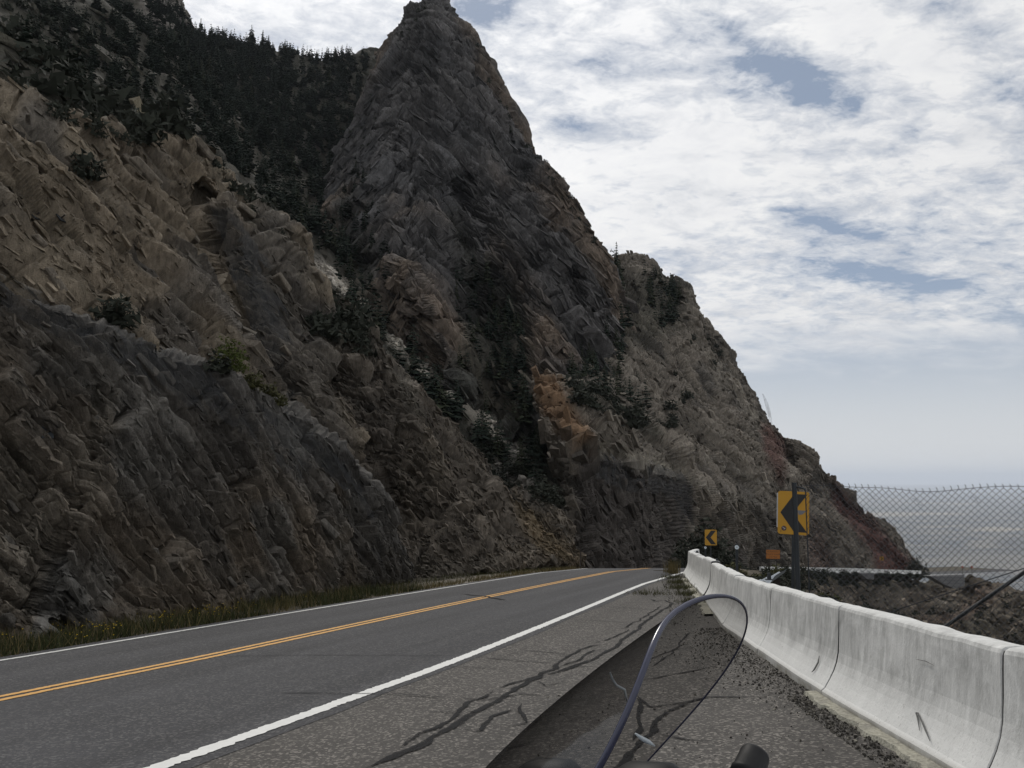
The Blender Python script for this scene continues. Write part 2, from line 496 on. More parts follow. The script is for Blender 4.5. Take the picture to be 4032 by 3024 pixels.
M_RUBBER = simple('rubber', (0.02, 0.02, 0.02), 0.8, 0, 0.2, 20)
M_PAINTBIKE = simple('bike_paint_dark_blue', (0.02, 0.025, 0.06), 0.25, 0.2, 0.1, 4)
M_EDGE = simple('acrylic_edge', (0.040, 0.043, 0.075), 0.2, 0.0, 0.1, 4)

def net_mat():
    m, nt, b = new_mat('rockfall_net')
    pos = obj_coord(nt)
    n = NOISE(nt, pos, 0.5, 5, 0.6); g = NOISE(nt, pos, 7.0, 2, 0.6)
    a = MATH(nt, 'MULTIPLY', RAMP(nt, n, [(0.3, 0.10), (0.65, 0.48)]), RAMP(nt, g, [(0.3, 0.55), (0.6, 1.0)]))
    b.inputs['Base Color'].default_value = (0.026, 0.028, 0.030, 1); b.inputs['Roughness'].default_value = 0.8
    nt.links.new(a, b.inputs['Alpha'])
    return m
M_NET = net_mat()

def screen_mat():
    m = bpy.data.materials.new('smoked_acrylic'); m.use_nodes = True; nt = m.node_tree; nt.nodes.clear()
    out = nt.nodes.new('ShaderNodeOutputMaterial')
    tr = nt.nodes.new('ShaderNodeBsdfTransparent')
    lw = nt.nodes.new('ShaderNodeLayerWeight'); lw.inputs[0].default_value = 0.5      # longer path through the tint at grazing angles
    nt.links.new(RAMP(nt, lw.outputs['Facing'], [(0.0, (.72, .715, .71)), (0.6, (.66, .655, .65)), (0.95, (.22, .22, .22))]), tr.inputs[0])
    gl = nt.nodes.new('ShaderNodeBsdfGlossy'); gl.inputs['Roughness'].default_value = 0.06
    df = nt.nodes.new('ShaderNodeBsdfDiffuse'); df.inputs[0].default_value = (0.05, 0.05, 0.05, 1)
    fr = nt.nodes.new('ShaderNodeFresnel'); fr.inputs[0].default_value = 1.35
    pos = obj_coord(nt)
    haze = NOISE(nt, MAPV(nt, pos, (3, 3, 9)), 2.0, 4, 0.6, 1.0)
    m1 = nt.nodes.new('ShaderNodeMixShader'); m2 = nt.nodes.new('ShaderNodeMixShader')
    nt.links.new(MATH(nt, 'MULTIPLY', fr.outputs[0], 0.06), m1.inputs[0])
    nt.links.new(tr.outputs[0], m1.inputs[1]); nt.links.new(gl.outputs[0], m1.inputs[2])
    nt.links.new(RAMP(nt, haze, [(0.35, 0.03), (0.7, 0.14)]), m2.inputs[0])
    nt.links.new(m1.outputs[0], m2.inputs[1]); nt.links.new(df.outputs[0], m2.inputs[2])
    nt.links.new(m2.outputs[0], out.inputs[0])
    return m
M_SCREEN = screen_mat()

def plain_mat():
    m, nt, b = new_mat('valley_plain')
    pos = obj_coord(nt)
    a = NOISE(nt, MAPV(nt, pos, (0.00045, 0.00075, 0), (0, 0, R(12))), 1.0, 8, 0.66, 0.6)
    f = NOISE(nt, MAPV(nt, pos, (0.0012, 0.0024, 0), (0, 0, R(-8))), 1.0, 5, 0.6, 0.3)
    c = RAMP(nt, a, [(0.36, (0.05, 0.06, 0.075)), (0.47, (0.20, 0.19, 0.17)), (0.53, (0.09, 0.10, 0.11)), (0.64, (0.44, 0.39, 0.31))])
    c = MIX(nt, RAMP(nt, f, [(0.60, 0.0), (0.75, 0.5)]), c, (0.55, 0.50, 0.42))
    c = MIX(nt, RAMP(nt, f, [(0.28, 0.7), (0.40, 0.0)]), c, (0.07, 0.085, 0.07))
    nt.links.new(c, b.inputs['Base Color']); b.inputs['Roughness'].default_value = 1.0
    b.inputs['Specular IOR Level'].default_value = 0.0
    return m
M_PLAIN = plain_mat()

# ------------------------------------------------------------------ the valley floor far below
PLAIN_Z = -420.0
def disc_mesh(r, z, n=96, rings=(0, 2000, 6000, 15000, 30000)):
    v = []; f = []
    rr = list(rings[1:]) + [r]
    v.append((0, 0, z))
    for q in rr:
        v += [(q * math.cos(2 * math.pi * k / n), q * math.sin(2 * math.pi * k / n), z) for k in range(n)]
    f3 = [(0, 1 + k, 1 + (k + 1) % n) for k in range(n)]
    f4 = []
    for i in range(len(rr) - 1):
        for k in range(n):
            f4.append((1 + i * n + k, 1 + (i + 1) * n + k, 1 + (i + 1) * n + (k + 1) % n, 1 + i * n + (k + 1) % n))
    me = bpy.data.meshes.new('valley_plain'); me.from_pydata(v, [], f3 + f4); me.update(); me.materials.append(M_PLAIN)
    return me
o = link('valley_plain', disc_mesh(70000, PLAIN_Z), None, 'structure')

# ------------------------------------------------------------------ the road
PATH = np.array([(-12.2, -9), (-9.9, -2), (-7.6, 4.4), (-5.63, 9.75), (-4.44, 12.75), (-2.66, 17.84), (-0.56, 23.73), (1.75, 29.97), (4.15, 36.2), (6.75, 43),
                 (9.4, 51), (11.9, 60), (15.3, 74), (19.5, 92), (24.5, 109), (29.7, 122.9), (37.2, 133.9), (47.1, 147.9), (59.2, 164.9),
                 (74, 184.9), (92, 208), (115, 232), (150, 262)], float)
ZY = np.array([(-9, 0), (36, 0), (43, -0.18), (51, -0.8), (60, -1.85), (74, -2.6), (92, -3.2), (109, -3.6), (122.9, -4.1), (164.9, -7.1), (208, -10.1), (232, -11.6), (262, -13)], float)

def catmull(ctrl, t):
    c = np.vstack([2 * ctrl[0] - ctrl[1], ctrl, 2 * ctrl[-1] - ctrl[-2]])
    i = np.clip(np.floor(t).astype(int), 0, len(ctrl) - 2); f = (t - i)[:, None]
    a, b, d, e = c[i], c[i + 1], c[i + 2], c[i + 3]
    return 0.5 * ((2 * b) + (-a + d) * f + (2 * a - 5 * b + 4 * d - e) * f ** 2 + (-a + 3 * b - 3 * d + e) * f ** 3)

tt = np.linspace(0, len(PATH) - 1, 1200)
PC = catmull(PATH, tt)
seglen = np.r_[0, np.cumsum(np.hypot(*np.diff(PC, axis=0).T))]
SS = np.arange(0, seglen[-1], 0.5)
PC = np.stack([np.interp(SS, seglen, PC[:, 0]), np.interp(SS, seglen, PC[:, 1])], 1)
TG = np.gradient(PC, axis=0); TG /= np.linalg.norm(TG, axis=1)[:, None]
NR = np.stack([TG[:, 1], -TG[:, 0]], 1)                      # to the right of travel
ZC = GX * PC[:, 0] + GY * PC[:, 1] + np.interp(PC[:, 1], ZY[:, 0], ZY[:, 1])
CROSS = (GX * NR[:, 0] + GY * NR[:, 1]) * np.interp(PC[:, 1], [36, 60, 300], [1, 0.2, 0.2])

def road_pt(i, off, dz=0.0):
    off = np.asarray(off, float)
    return np.stack([PC[i, 0] + NR[i, 0] * off, PC[i, 1] + NR[i, 1] * off, ZC[i] + CROSS[i] * off + dz], -1)

def strip(name, offs, i0, i1, mat, dz, parent=None, kind=None, ragged=0.0, seed=0, step=1):
    idx = np.arange(i0, i1, step)
    r = np.random.default_rng(seed)
    rows = []
    for k, o_ in enumerate(offs):
        jit = r.normal(0, ragged, len(idx)) if ragged and k in (0, len(offs) - 1) else 0
        oo = o_(idx) if callable(o_) else np.full(len(idx), o_)
        p = np.stack([PC[idx, 0] + NR[idx, 0] * (oo + jit), PC[idx, 1] + NR[idx, 1] * (oo + jit), ZC[idx] + CROSS[idx] * (oo + jit) + dz], -1)
        rows.append(p)
    g = np.stack(rows, 1); n, m = g.shape[:2]
    ii = np.arange(n * m).reshape(n, m)
    f = np.stack([ii[:-1, :-1], ii[:-1, 1:], ii[1:, 1:], ii[1:, :-1]], -1).reshape(-1, 4)
    return mesh_obj(name, g.reshape(-1, 3), f, mat, parent, None, True, kind)

LE, REd = -3.05, 3.32
NP = len(PC)
def measured(pts):
    g = ground_hit(np.array([p[0] for p in pts], float) / 1.8228, np.array([p[1] for p in pts], float) / 1.8228)
    so = []
    for q in g:
        i = int(np.argmin(np.hypot(PC[:, 0] - q[0], PC[:, 1] - q[1]))); so.append((SS[i], float(np.dot(q[:2] - PC[i], NR[i]))))
    return np.array(sorted(so))
R_OFF = measured([(638, 3017), (1230, 2806), (1800, 2598), (2126, 2468), (2343, 2379), (2533, 2300)])
print('edge offsets', R_OFF.round(2).tolist())
def r_edge(i): return np.interp(SS[i], R_OFF[:, 0], R_OFF[:, 1]) + 0.24 + 0.05 * vnoise(np.c_[SS[i], SS[i] * 0, SS[i] * 0] * .6, 44)
road = strip('road', [LE - 0.38, -1.5, 0, 1.5, r_edge], 0, NP, M_ROAD, 0.0, None, 'structure')
def fine_line(name, off, w, mat, ragged, seed, i0=0, i1=NP):
    return strip(name, [off - w / 2, off + w / 2], i0, i1, mat, 0.006, road, None, ragged, seed)
# denser path samples for ragged paint edges close by: rebuild with fine steps
def paint(name, off, w, mat, ragged, seed, s_end):
    s = np.concatenate([np.arange(0, 40, 0.035), np.arange(40, s_end, 0.4)])
    r = np.random.default_rng(seed)
    if callable(off): off = off(s)
    def at(o_):
        x = np.interp(s, SS, PC[:, 0]) + np.interp(s, SS, NR[:, 0]) * o_
        y = np.interp(s, SS, PC[:, 1]) + np.interp(s, SS, NR[:, 1]) * o_
        z = np.interp(s, SS, ZC) + np.interp(s, SS, CROSS) * o_ + 0.006
        return np.stack([x, y, z], -1)
    ja = r.normal(0, ragged, len(s)); jb = r.normal(0, ragged, len(s))
    g = np.stack([at(off - w / 2 + ja), at(off), at(off + w / 2 + jb)], 1)
    n, m = g.shape[:2]; ii = np.arange(n * m).reshape(n, m)
    f = np.stack([ii[:-1, :-1], ii[:-1, 1:], ii[1:, 1:], ii[1:, :-1]], -1).reshape(-1, 4)
    return mesh_obj(name, g.reshape(-1, 3), f, mat, road, None, True)
paint('edge_line', lambda s: np.interp(s, R_OFF[:, 0], R_OFF[:, 1]), 0.17, M_WHITE, 0.008, 1, 260)
paint('edge_line', LE, 0.11, M_WHITE, 0.006, 2, 260)
paint('center_line', -0.105, 0.115, M_YELLOW, 0.006, 3, 260)
paint('center_line', 0.105, 0.115, M_YELLOW, 0.006, 4, 260)

# barrier foot line and the paved pull-out between road and barrier
TOE = np.array([(2.95, -6.5), (2.80, -1), (2.76, 3), (2.77, 5.94), (2.93, 8.67), (3.12, 10.9), (3.46, 14.5), (4.57, 21.2), (5.5, 27.3), (6.5, 33.2), (7.6, 36.6)], float)
tq = np.linspace(0, len(TOE) - 1, 500); TQ = catmull(TOE, tq)
tl = np.r_[0, np.cumsum(np.hypot(*np.diff(TQ, axis=0).T))]
iy0 = int(np.argmin(np.abs(PC[:, 1] + 5))); iy1 = int(np.argmin(np.abs(PC[:, 1] - 37.5)))
idx = np.arange(iy0, iy1)
lft = road_pt(idx, r_edge(idx) - 0.05, -0.004)
rx = np.interp(lft[:, 1] - 0.6, TQ[:, 1], TQ[:, 0]) + 0.25
ry = lft[:, 1] - 0.6
rows = []
for k in range(9):
    f_ = k / 8
    x = lft[:, 0] * (1 - f_) + rx * f_; y = lft[:, 1] * (1 - f_) + ry * f_
    rows.append(np.stack([x, y, lft[:, 2] * (1 - f_) + (plane_z(rx, ry) - 0.004) * f_], -1))
g = np.stack(rows, 1); n, m = g.shape[:2]; ii = np.arange(n * m).reshape(n, m)
shoulder = mesh_obj('shoulder', g.reshape(-1, 3), np.stack([ii[:-1, :-1], ii[:-1, 1:], ii[1:, 1:], ii[1:, :-1]], -1).reshape(-1, 4), M_SHOULDER, None, None, True, 'structure')

def seam(pts, w, seed, conv=None, jag=0.35, parent=None):
    """a poured tar seam: an irregular ribbon on the pavement"""
    r = np.random.default_rng(seed)
    pts = np.array(pts, float)
    uv = np.stack([987.5 + pts[:, 0] / 3.3594, 1261.8 + pts[:, 1] / 3.3594], 1) if conv is None else pts
    w3 = ground_hit(uv[:, 0], uv[:, 1])
    L = np.r_[0, np.cumsum(np.linalg.norm(np.diff(w3, axis=0), axis=1))]
    n = max(6, int(L[-1] / 0.05)); s = np.linspace(0, L[-1], n)
    x = np.interp(s, L, w3[:, 0]); y = np.interp(s, L, w3[:, 1])
    pp = np.stack([x, y, np.zeros_like(x)], 1) * 3.0
    x = x + 0.035 * vnoise(pp, seed); y = y + 0.035 * vnoise(pp + 31, seed)
    d = np.stack([np.gradient(x), np.gradient(y)], 1); d /= np.linalg.norm(d, axis=1)[:, None] + 1e-9
    nn = np.stack([-d[:, 1], d[:, 0]], 1)
    wl = w / 2 * (1 + jag * vnoise(pp * 2.2, seed + 1) + 0.5 * jag * vnoise(pp * 9, seed + 5)); wr = w / 2 * (1 + jag * vnoise(pp * 2.2 + 9, seed + 2) + .5 * jag * vnoise(pp * 9 + 4, seed + 3))
    tap = np.clip(np.minimum(s, L[-1] - s) / 0.25, 0.15, 1)
    a = np.stack([x, y], 1) + nn * (wl * tap)[:, None]; b = np.stack([x, y], 1) - nn * (wr * tap)[:, None]
    dz = 0.004 + 0.0004 * (seed % 9)
    A = np.c_[a, plane_z(a[:, 0], a[:, 1]) + dz]; B = np.c_[b, plane_z(b[:, 0], b[:, 1]) + dz]
    g = np.stack([A, B], 1); ii = np.arange(n * 2).reshape(n, 2)
    f = np.stack([ii[:-1, 0], ii[:-1, 1], ii[1:, 1], ii[1:, 0]], -1)
    return mesh_obj('tar_seam', g.reshape(-1, 3), f, M_TAR, parent or shoulder)
SEAMS = [([(-640, 1330), (-300, 1180), (0, 1010), (180, 900), (330, 830), (480, 720), (700, 620), (750, 570)], .20),
         ([(740, 580), (800, 530), (870, 490), (960, 450), (1150, 435)], .13),
         ([(740, 640), (900, 580), (1000, 540), (1150, 460), (1200, 400), (1320, 320), (1350, 280), (1450, 215), (1530, 165), (1560, 140), (1500, 115)], .15),
         ([(-10, 825), (180, 845), (460, 800), (760, 815)], .035), ([(110, 530), (430, 555), (730, 580)], .035),
         ([(450, 480), (700, 500), (830, 515)], .03), ([(650, 255), (900, 260), (1150, 275), (1330, 292)], .03),
         ([(980, 165), (1200, 172), (1420, 188), (1580, 190)], .035), ([(1290, 85), (1500, 92), (1700, 100)], .04),
         ([(1340, 700), (1600, 650), (1890, 595)], .04), ([(1310, 810), (1400, 890), (1700, 850), (1800, 825), (2210, 820)], .05),
         ([(1700, 850), (1530, 920), (1420, 1060), (1310, 1150), (1180, 1300), (1050, 1420)], .15), ([(1330, 830), (1330, 1000), (1300, 1130)], .11),
         ([(460, 870), (450, 930), (490, 1010), (300, 1040)], .05), ([(480, 860), (600, 855), (720, 850)], .03),
         ([(860, 655), (930, 665)], .03), ([(740, 600), (900, 600), (1020, 610)], .035), ([(60, 1060), (170, 1070), (260, 960), (420, 900)], .16),
         ([(1400, 600), (1550, 500), (1690, 350)], .04), ([(-420, 1180), (-150, 1040), (120, 850), (250, 780)], .07), ([(560, 700), (640, 740), (800, 700)], .03), ([(300, 760), (520, 690), (720, 640), (980, 545)], .06), ([(-300, 930), (0, 935), (150, 925)], .025), ([(1010, 430), (1150, 380), (1260, 330)], .05), ([(1180, 330), (1330, 260), (1480, 160)], .05), ([(-120, 600), (200, 612), (420, 620)], .02), ([(1900, 1150), (1700, 1130), (1450, 1080)], .03), ([(1350, 560), (1600, 470), (1850, 450)], .03), ([(200, 1180), (420, 1190), (600, 1120)], .03), ([(1400, 110), (1440, 125), (1500, 118)], .09), ([(760, 600), (860, 560), (1000, 480), (1120, 470)], .05)]
for k, (pts, w) in enumerate(SEAMS):
    seam(pts, w * (.38 if w > .09 else .7), 100 + k, None, .6)
for k, (pts, w) in enumerate([([(469, 1418), (720, 1416), (982, 1417)], .02), ([(571, 1498), (730, 1498), (860, 1501), (985, 1509)], .022), ([(1000, 1284), (1040, 1288), (1090, 1297)], .10)]):
    s_ = seam(pts, w, 140 + k, True, 0.35, road)
    for v_ in s_.data.vertices: v_.co.z += 0.004

# ground beside the road, on the cliff side
def wob(i, a, s): return a + 0.25 * vnoise(np.stack([PC[i, 0] * .5, PC[i, 1] * .5, np.full(len(i), s)], 1), 5)
strip('roadside_ground', [lambda i: np.full(len(i), -16.0), lambda i: wob(i, -9, 1), lambda i: wob(i, -5.5, 2), lambda i: np.full(len(i), LE - 0.30)], 0, NP, M_DIRT, -0.05, None, 'structure')
i31 = int(np.argmin(np.abs(PC[:, 1] - 27))); i48 = int(np.argmin(np.abs(PC[:, 1] - 41)))
strip('roadside_pan', [lambda i: wob(i, -5.3, 3) - 1.0 * np.interp(PC[i, 1], [27, 31, 41], [-1, 0.5, 0]), lambda i: wob(i, -4.3, 4), lambda i: np.full(len(i), LE - 0.45)], i31, i48, M_PAN, -0.035, None, 'structure')

# ------------------------------------------------------------------ the mountain: rock bodies lofted between their foot, bench and crest lines
BODIES = {}
def loft(name, rows, spacing, mat, layers, tint, back=((0, 12, -6), (0, 40, -40)), creases=(), sharp=True, keep=None, maxlen=None, wall=(1.0, .15), blur=.25):
    r = np.array(rows, float)                               # rows x cols x (u, v, y)
    W = P(r[..., 0], r[..., 1], r[..., 2])
    cr = W[-1]
    extra = [cr + np.array(b, float) for b in back]
    W = np.concatenate([W] + [e[None] for e in extra], 0)
    S = r[..., :2]
    dc = np.hypot(*np.moveaxis(np.diff(S, axis=1), -1, 0)).max(0)
    if maxlen: dc = np.maximum(dc, np.linalg.norm(np.diff(W[:len(r)], axis=1), axis=-1).max(0) / maxlen * spacing)
    dr = list(np.hypot(*np.moveaxis(np.diff(S, axis=0), -1, 0)).max(1)) + [spacing * 14] + [spacing * 8] * (len(extra) - 1)
    tc = np.concatenate([np.linspace(i, i + 1, max(2, int(math.ceil(d / spacing))), endpoint=False) for i, d in enumerate(dc)] + [[len(dc)]])
    tr = np.concatenate([np.linspace(i, i + 1, max(2, int(math.ceil(d / spacing))), endpoint=False) for i, d in enumerate(dr)] + [[len(dr)]])
    G = []
    for row in W:
        G.append(catmull(row, tc))
    G = np.stack(G)                                          # ctrlrows x n x 3
    i = np.clip(np.floor(tr).astype(int), 0, len(G) - 2); f = (tr - i)[:, None, None]
    f = f if sharp else f * f * (3 - 2 * f)
    g = G[i] * (1 - f) + G[i + 1] * f
    # soften the control-row corners a little
    for _ in range(6):
        g[1:-1] = 0.5 * g[1:-1] + 0.25 * (g[:-2] + g[2:])
    m, n = g.shape[:2]
    p = g.reshape(-1, 3).copy()
    if creases:
        u, v = UV(p); d = p - np.array([0, 0, EYE]); L = np.linalg.norm(d, axis=1)
        off = np.zeros(len(p))
        for line, w, amp in creases:
            off += amp * np.clip(1 - seg_dist(u, v, line) / w, 0, 1)
        fade = np.clip((len(r) - 1 - tr) * 6, 0, 1).repeat(n)
        p = p + d * (off * fade / L)[:, None]
    g = p.reshape(m, n, 3)
    du = np.gradient(g, axis=1); dv = np.gradient(g, axis=0)
    nor = np.cross(du, dv).reshape(-1, 3); nor /= np.linalg.norm(nor, axis=1)[:, None] + 1e-9
    if np.mean(np.sum(nor * (np.array([0, 0, EYE]) - p), 1)) < 0: nor = -nor
    u0, v0 = UV(p)
    disp = np.zeros(len(p)); tone = np.ones(len(p)); crev_all = np.zeros(len(p))
    for ly in layers:
        k = ly[0]
        w = 1.0
        if k == 'fbm':
            _, amp, size, octv, seed = ly[:5]
            d = fbm(p / size, octv, seed); disp += amp * d
        elif k == 'rid':
            _, amp, size, octv, seed = ly[:5]
            disp += amp * ridged(p / size, octv, seed)
        elif k == 'blk':
            _, amp, ang, size, seed = ly[:5]
            ax = axes(ang, wall) if not isinstance(ang, tuple) else None
            if ax is None:
                a1, a2, um, uw = ang                          # dip changes across the face
                wq = 1 / (1 + np.exp(-(u0 - um) / uw))
                h1, t1, c1 = blocks(p, axes(a1, wall), size, seed); h2, t2, c2 = blocks(p, axes(a2, wall), size, seed + 7)
                sel = wq > 0.5 + 0.35 * vnoise(p / (3 * max(size)), seed + 9)
                h, t, cv = np.where(sel, h2, h1), np.where(sel, t2, t1), np.where(sel, c2, c1)
            else:
                h, t, cv = blocks(p, ax, size, seed)
            msk = ly[5](u0, v0, p) if len(ly) > 5 else 1.0
            disp += amp * msk * (0.55 * h + 0.75 * t - 0.85 * cv)
            tone *= 1 + 0.27 * h * msk; crev_all = np.maximum(crev_all, cv * msk)
    dg = disp.reshape(m, n)
    for _ in range(1):
        dg[1:-1] = (1 - 2 * blur) * dg[1:-1] + blur * (dg[:-2] + dg[2:]); dg[:, 1:-1] = (1 - 2 * blur) * dg[:, 1:-1] + blur * (dg[:, :-2] + dg[:, 2:])
    disp = dg.reshape(-1)
    p2 = p + nor * disp[:, None]
    g2 = p2.reshape(m, n, 3)
    nn = np.cross(np.gradient(g2, axis=1), np.gradient(g2, axis=0)).reshape(-1, 3); nn /= np.linalg.norm(nn, axis=1)[:, None] + 1e-9
    if np.mean(np.sum(nn * nor, 1)) < 0: nn = -nn
    u, v = UV(p2)
    col = tint(u, v, p2, nn)
    col = col * (0.84 * np.clip(tone, 0.6, 1.5))[:, None]
    ii = np.arange(m * n).reshape(m, n)
    f = np.stack([ii[:-1, :-1], ii[:-1, 1:], ii[1:, 1:], ii[1:, :-1]], -1)
    if np.mean(np.cross(du, dv).reshape(-1, 3)[: n * 4] * nor[: n * 4]) < 0: f = f[..., ::-1]
    vis = np.ones((m - 1, n - 1), bool)
    o = mesh_obj(name, p2, f.reshape(-1, 4), mat, None, col, False, 'structure')
    front = np.repeat(tr <= len(r) - 1 + 0.05, n)
    B = dict(obj=o, p=p2, n=nn, base_n=nor, u=u, v=v, base=p, col=col, front=front, m=m, ncol=n, mat=mat, wall=wall)
    BODIES[name if keep is None else keep] = B
    return B

def mixc(a, b, f): return a * (1 - f[:, None]) + np.asarray(b, float) * f[:, None]
def const(c, n): return np.tile(np.asarray(c, float), (n, 1))
def sstep(x, a, b):
    t = np.clip((x - a) / (b - a), 0, 1); return t * t * (3 - 2 * t)
def polymask(u, v, poly, soft=14, seed=3, p=None, size=8.0):
    """soft-edged membership of a region (used for rock colour, planting and loose stones)"""
    ins = inpoly(u, v, poly); d = seg_dist(u, v, list(poly) + [poly[0]])
    s = np.where(ins, d, -d) / soft
    if p is not None: s = s + 1.1 * vnoise(p / size, seed)
    return np.clip(0.5 + 0.5 * s, 0, 1)

# --- the nearest cut face with its bench
A_U = [-260, -120, 0, 100, 200, 320, 440, 540, 620, 680, 730, 775, 812, 840, 860, 874]
A_FOOT = np.interp(A_U, [-260, 0, 200, 400, 620, 720, 800, 850, 874], [1428, 1386, 1362, 1331, 1298, 1283, 1270, 1261, 1254])
A_EDGE = np.interp(A_U, [-260, 0, 200, 440, 620, 720, 800, 850, 862, 874], [490, 592, 688, 788, 878, 958, 1058, 1140, 1180, 1246])
A_YF = ground_hit(np.array(A_U, float), A_FOOT)[:, 1] + 0.25
A_H = (A_FOOT - A_EDGE) / F * A_YF
A_YE = A_YF + 0.26 * A_H + 0.3
rowsA = [[(u, v + 14, y) for u, v, y in zip(A_U, A_FOOT, A_YF)],
         [(u, f * .66 + e * .34, y + .07 * h) for u, f, e, y, h in zip(A_U, A_FOOT, A_EDGE, A_YF, A_H)],
         [(u, f * .30 + e * .70, y + .15 * h) for u, f, e, y, h in zip(A_U, A_FOOT, A_EDGE, A_YF, A_H)],
         [(u, e, y) for u, e, y in zip(A_U, A_EDGE, A_YE)],
         [(u, e + 4, y + 1.6) for u, e, y in zip(A_U, A_EDGE, A_YE)]]
def tintA(u, v, p, n):
    c = const((0.105, 0.095, 0.083), len(p))
    warm = sstep(fbm(p / 3.5, 3, 21), -0.1, 0.5)
    c = mixc(c, (0.150, 0.122, 0.092), warm * 0.8)
    gry = sstep(fbm(p / 2.2 + 40, 3, 33), 0.0, 0.5)
    c = mixc(c, (0.150, 0.142, 0.128), gry * 0.75)
    pale = polymask(u, v, [(-20, 880), (110, 1000), (230, 860), (200, 1060), (110, 1240), (60, 1330), (-60, 1330)], 40, 4, p, 1.2)
    c = mixc(c, (0.205, 0.180, 0.145), pale * 0.8)
    top = sstep(-(v - np.interp(u, A_U, A_EDGE)), -110, -20) 
    c = mixc(c, (0.075, 0.073, 0.070), top * 0.5)
    slab = polymask(u, v, [(60, 1380), (110, 1210), (150, 1205), (215, 1340), (215, 1385)], 10)
    c = mixc(c, (0.145, 0.138, 0.125), slab)
    return c
A = loft('cliff', rowsA, 2.3, ROCK_NEAR,
         [('fbm', 0.40, 3.2, 2, 3), ('blk', 0.52, 50, (9, 1.05, 4.0), 11), ('blk', 0.24, 46, (3.4, .40, 1.5), 17), ('blk', 0.10, 52, (1.3, .15, .6), 23),
          ('rid', 0.06, 0.5, 2, 9)], tintA, ((0, 1.5, -0.6), (0, 4, -5)), [([(215, 870), (130, 1150), (60, 1340)], 45, 0.4), ([(240, 930), (150, 1190), (110, 1330)], 90, -.3), ([(60, 1390), (140, 1240), (205, 1360)], 60, -.4)], keep='A', wall=(.38, .92))

# --- the slope above the bench
rowsA2b = [(-260, 545, 16), (-120, 600, 17.2), (0, 655, 18.5), (110, 705, 20), (210, 748, 21.5), (330, 800, 23.7), (440, 850, 26), (520, 885, 28), (590, 920, 30), (650, 970, 32), (720, 1030, 34), (770, 1075, 35)]
rowsA2t = [(-260, 90, 25), (-120, 140, 26.5), (0, 186, 28), (95, 226, 30), (190, 262, 32.5), (300, 300, 36.5), (420, 286, 41), (478, 330, 42), (545, 415, 42), (602, 492, 42.5), (655, 590, 43), (690, 660, 43.5)]
def between(a, b, t, dy):
    return [tuple(x * (1 - t) + y * t for x, y in zip(p, q))[:2] + (p[2] * (1 - t) + q[2] * t + d,) for p, q, d in zip(a, b, dy)]
n_ = len(rowsA2b)
def tintA2(u, v, p, n):
    c = const((0.182, 0.150, 0.112), len(p))
    c = mixc(c, (0.205, 0.172, 0.128), sstep(fbm(p / 4.0, 3, 71), 0.0, 0.5) * 0.8)
    c = mixc(c, (0.105, 0.097, 0.088), sstep(fbm(p / 3.0 + 20, 3, 72), 0.05, 0.5) * 0.75)
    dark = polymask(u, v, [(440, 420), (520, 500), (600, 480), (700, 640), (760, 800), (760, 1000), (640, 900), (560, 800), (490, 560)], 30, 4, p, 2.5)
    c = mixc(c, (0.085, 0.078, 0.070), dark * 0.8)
    soil = sstep(n[:, 2], 0.72, 0.9)
    c = mixc(c, (0.17, 0.155, 0.13), soil * 0.5)
    return c
courses = lambda u, v, p: polymask(u, v, [(400, 270), (500, 320), (620, 480), (640, 600), (540, 600), (430, 480)], 20)
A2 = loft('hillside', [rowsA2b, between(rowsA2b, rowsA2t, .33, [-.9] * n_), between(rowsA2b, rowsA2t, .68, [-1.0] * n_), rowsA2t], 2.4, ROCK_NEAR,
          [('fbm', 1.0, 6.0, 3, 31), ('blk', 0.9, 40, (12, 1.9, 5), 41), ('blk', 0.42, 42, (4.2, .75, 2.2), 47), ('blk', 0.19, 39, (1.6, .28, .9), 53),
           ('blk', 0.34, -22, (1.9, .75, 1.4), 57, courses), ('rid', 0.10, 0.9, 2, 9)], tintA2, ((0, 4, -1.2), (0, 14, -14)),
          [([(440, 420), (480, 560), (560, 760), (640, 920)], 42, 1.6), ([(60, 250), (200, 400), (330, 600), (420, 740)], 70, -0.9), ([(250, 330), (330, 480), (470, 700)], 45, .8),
           ([(400, 300), (520, 470), (640, 640)], 60, -1.2)], keep='A2', wall=(.55, .84))

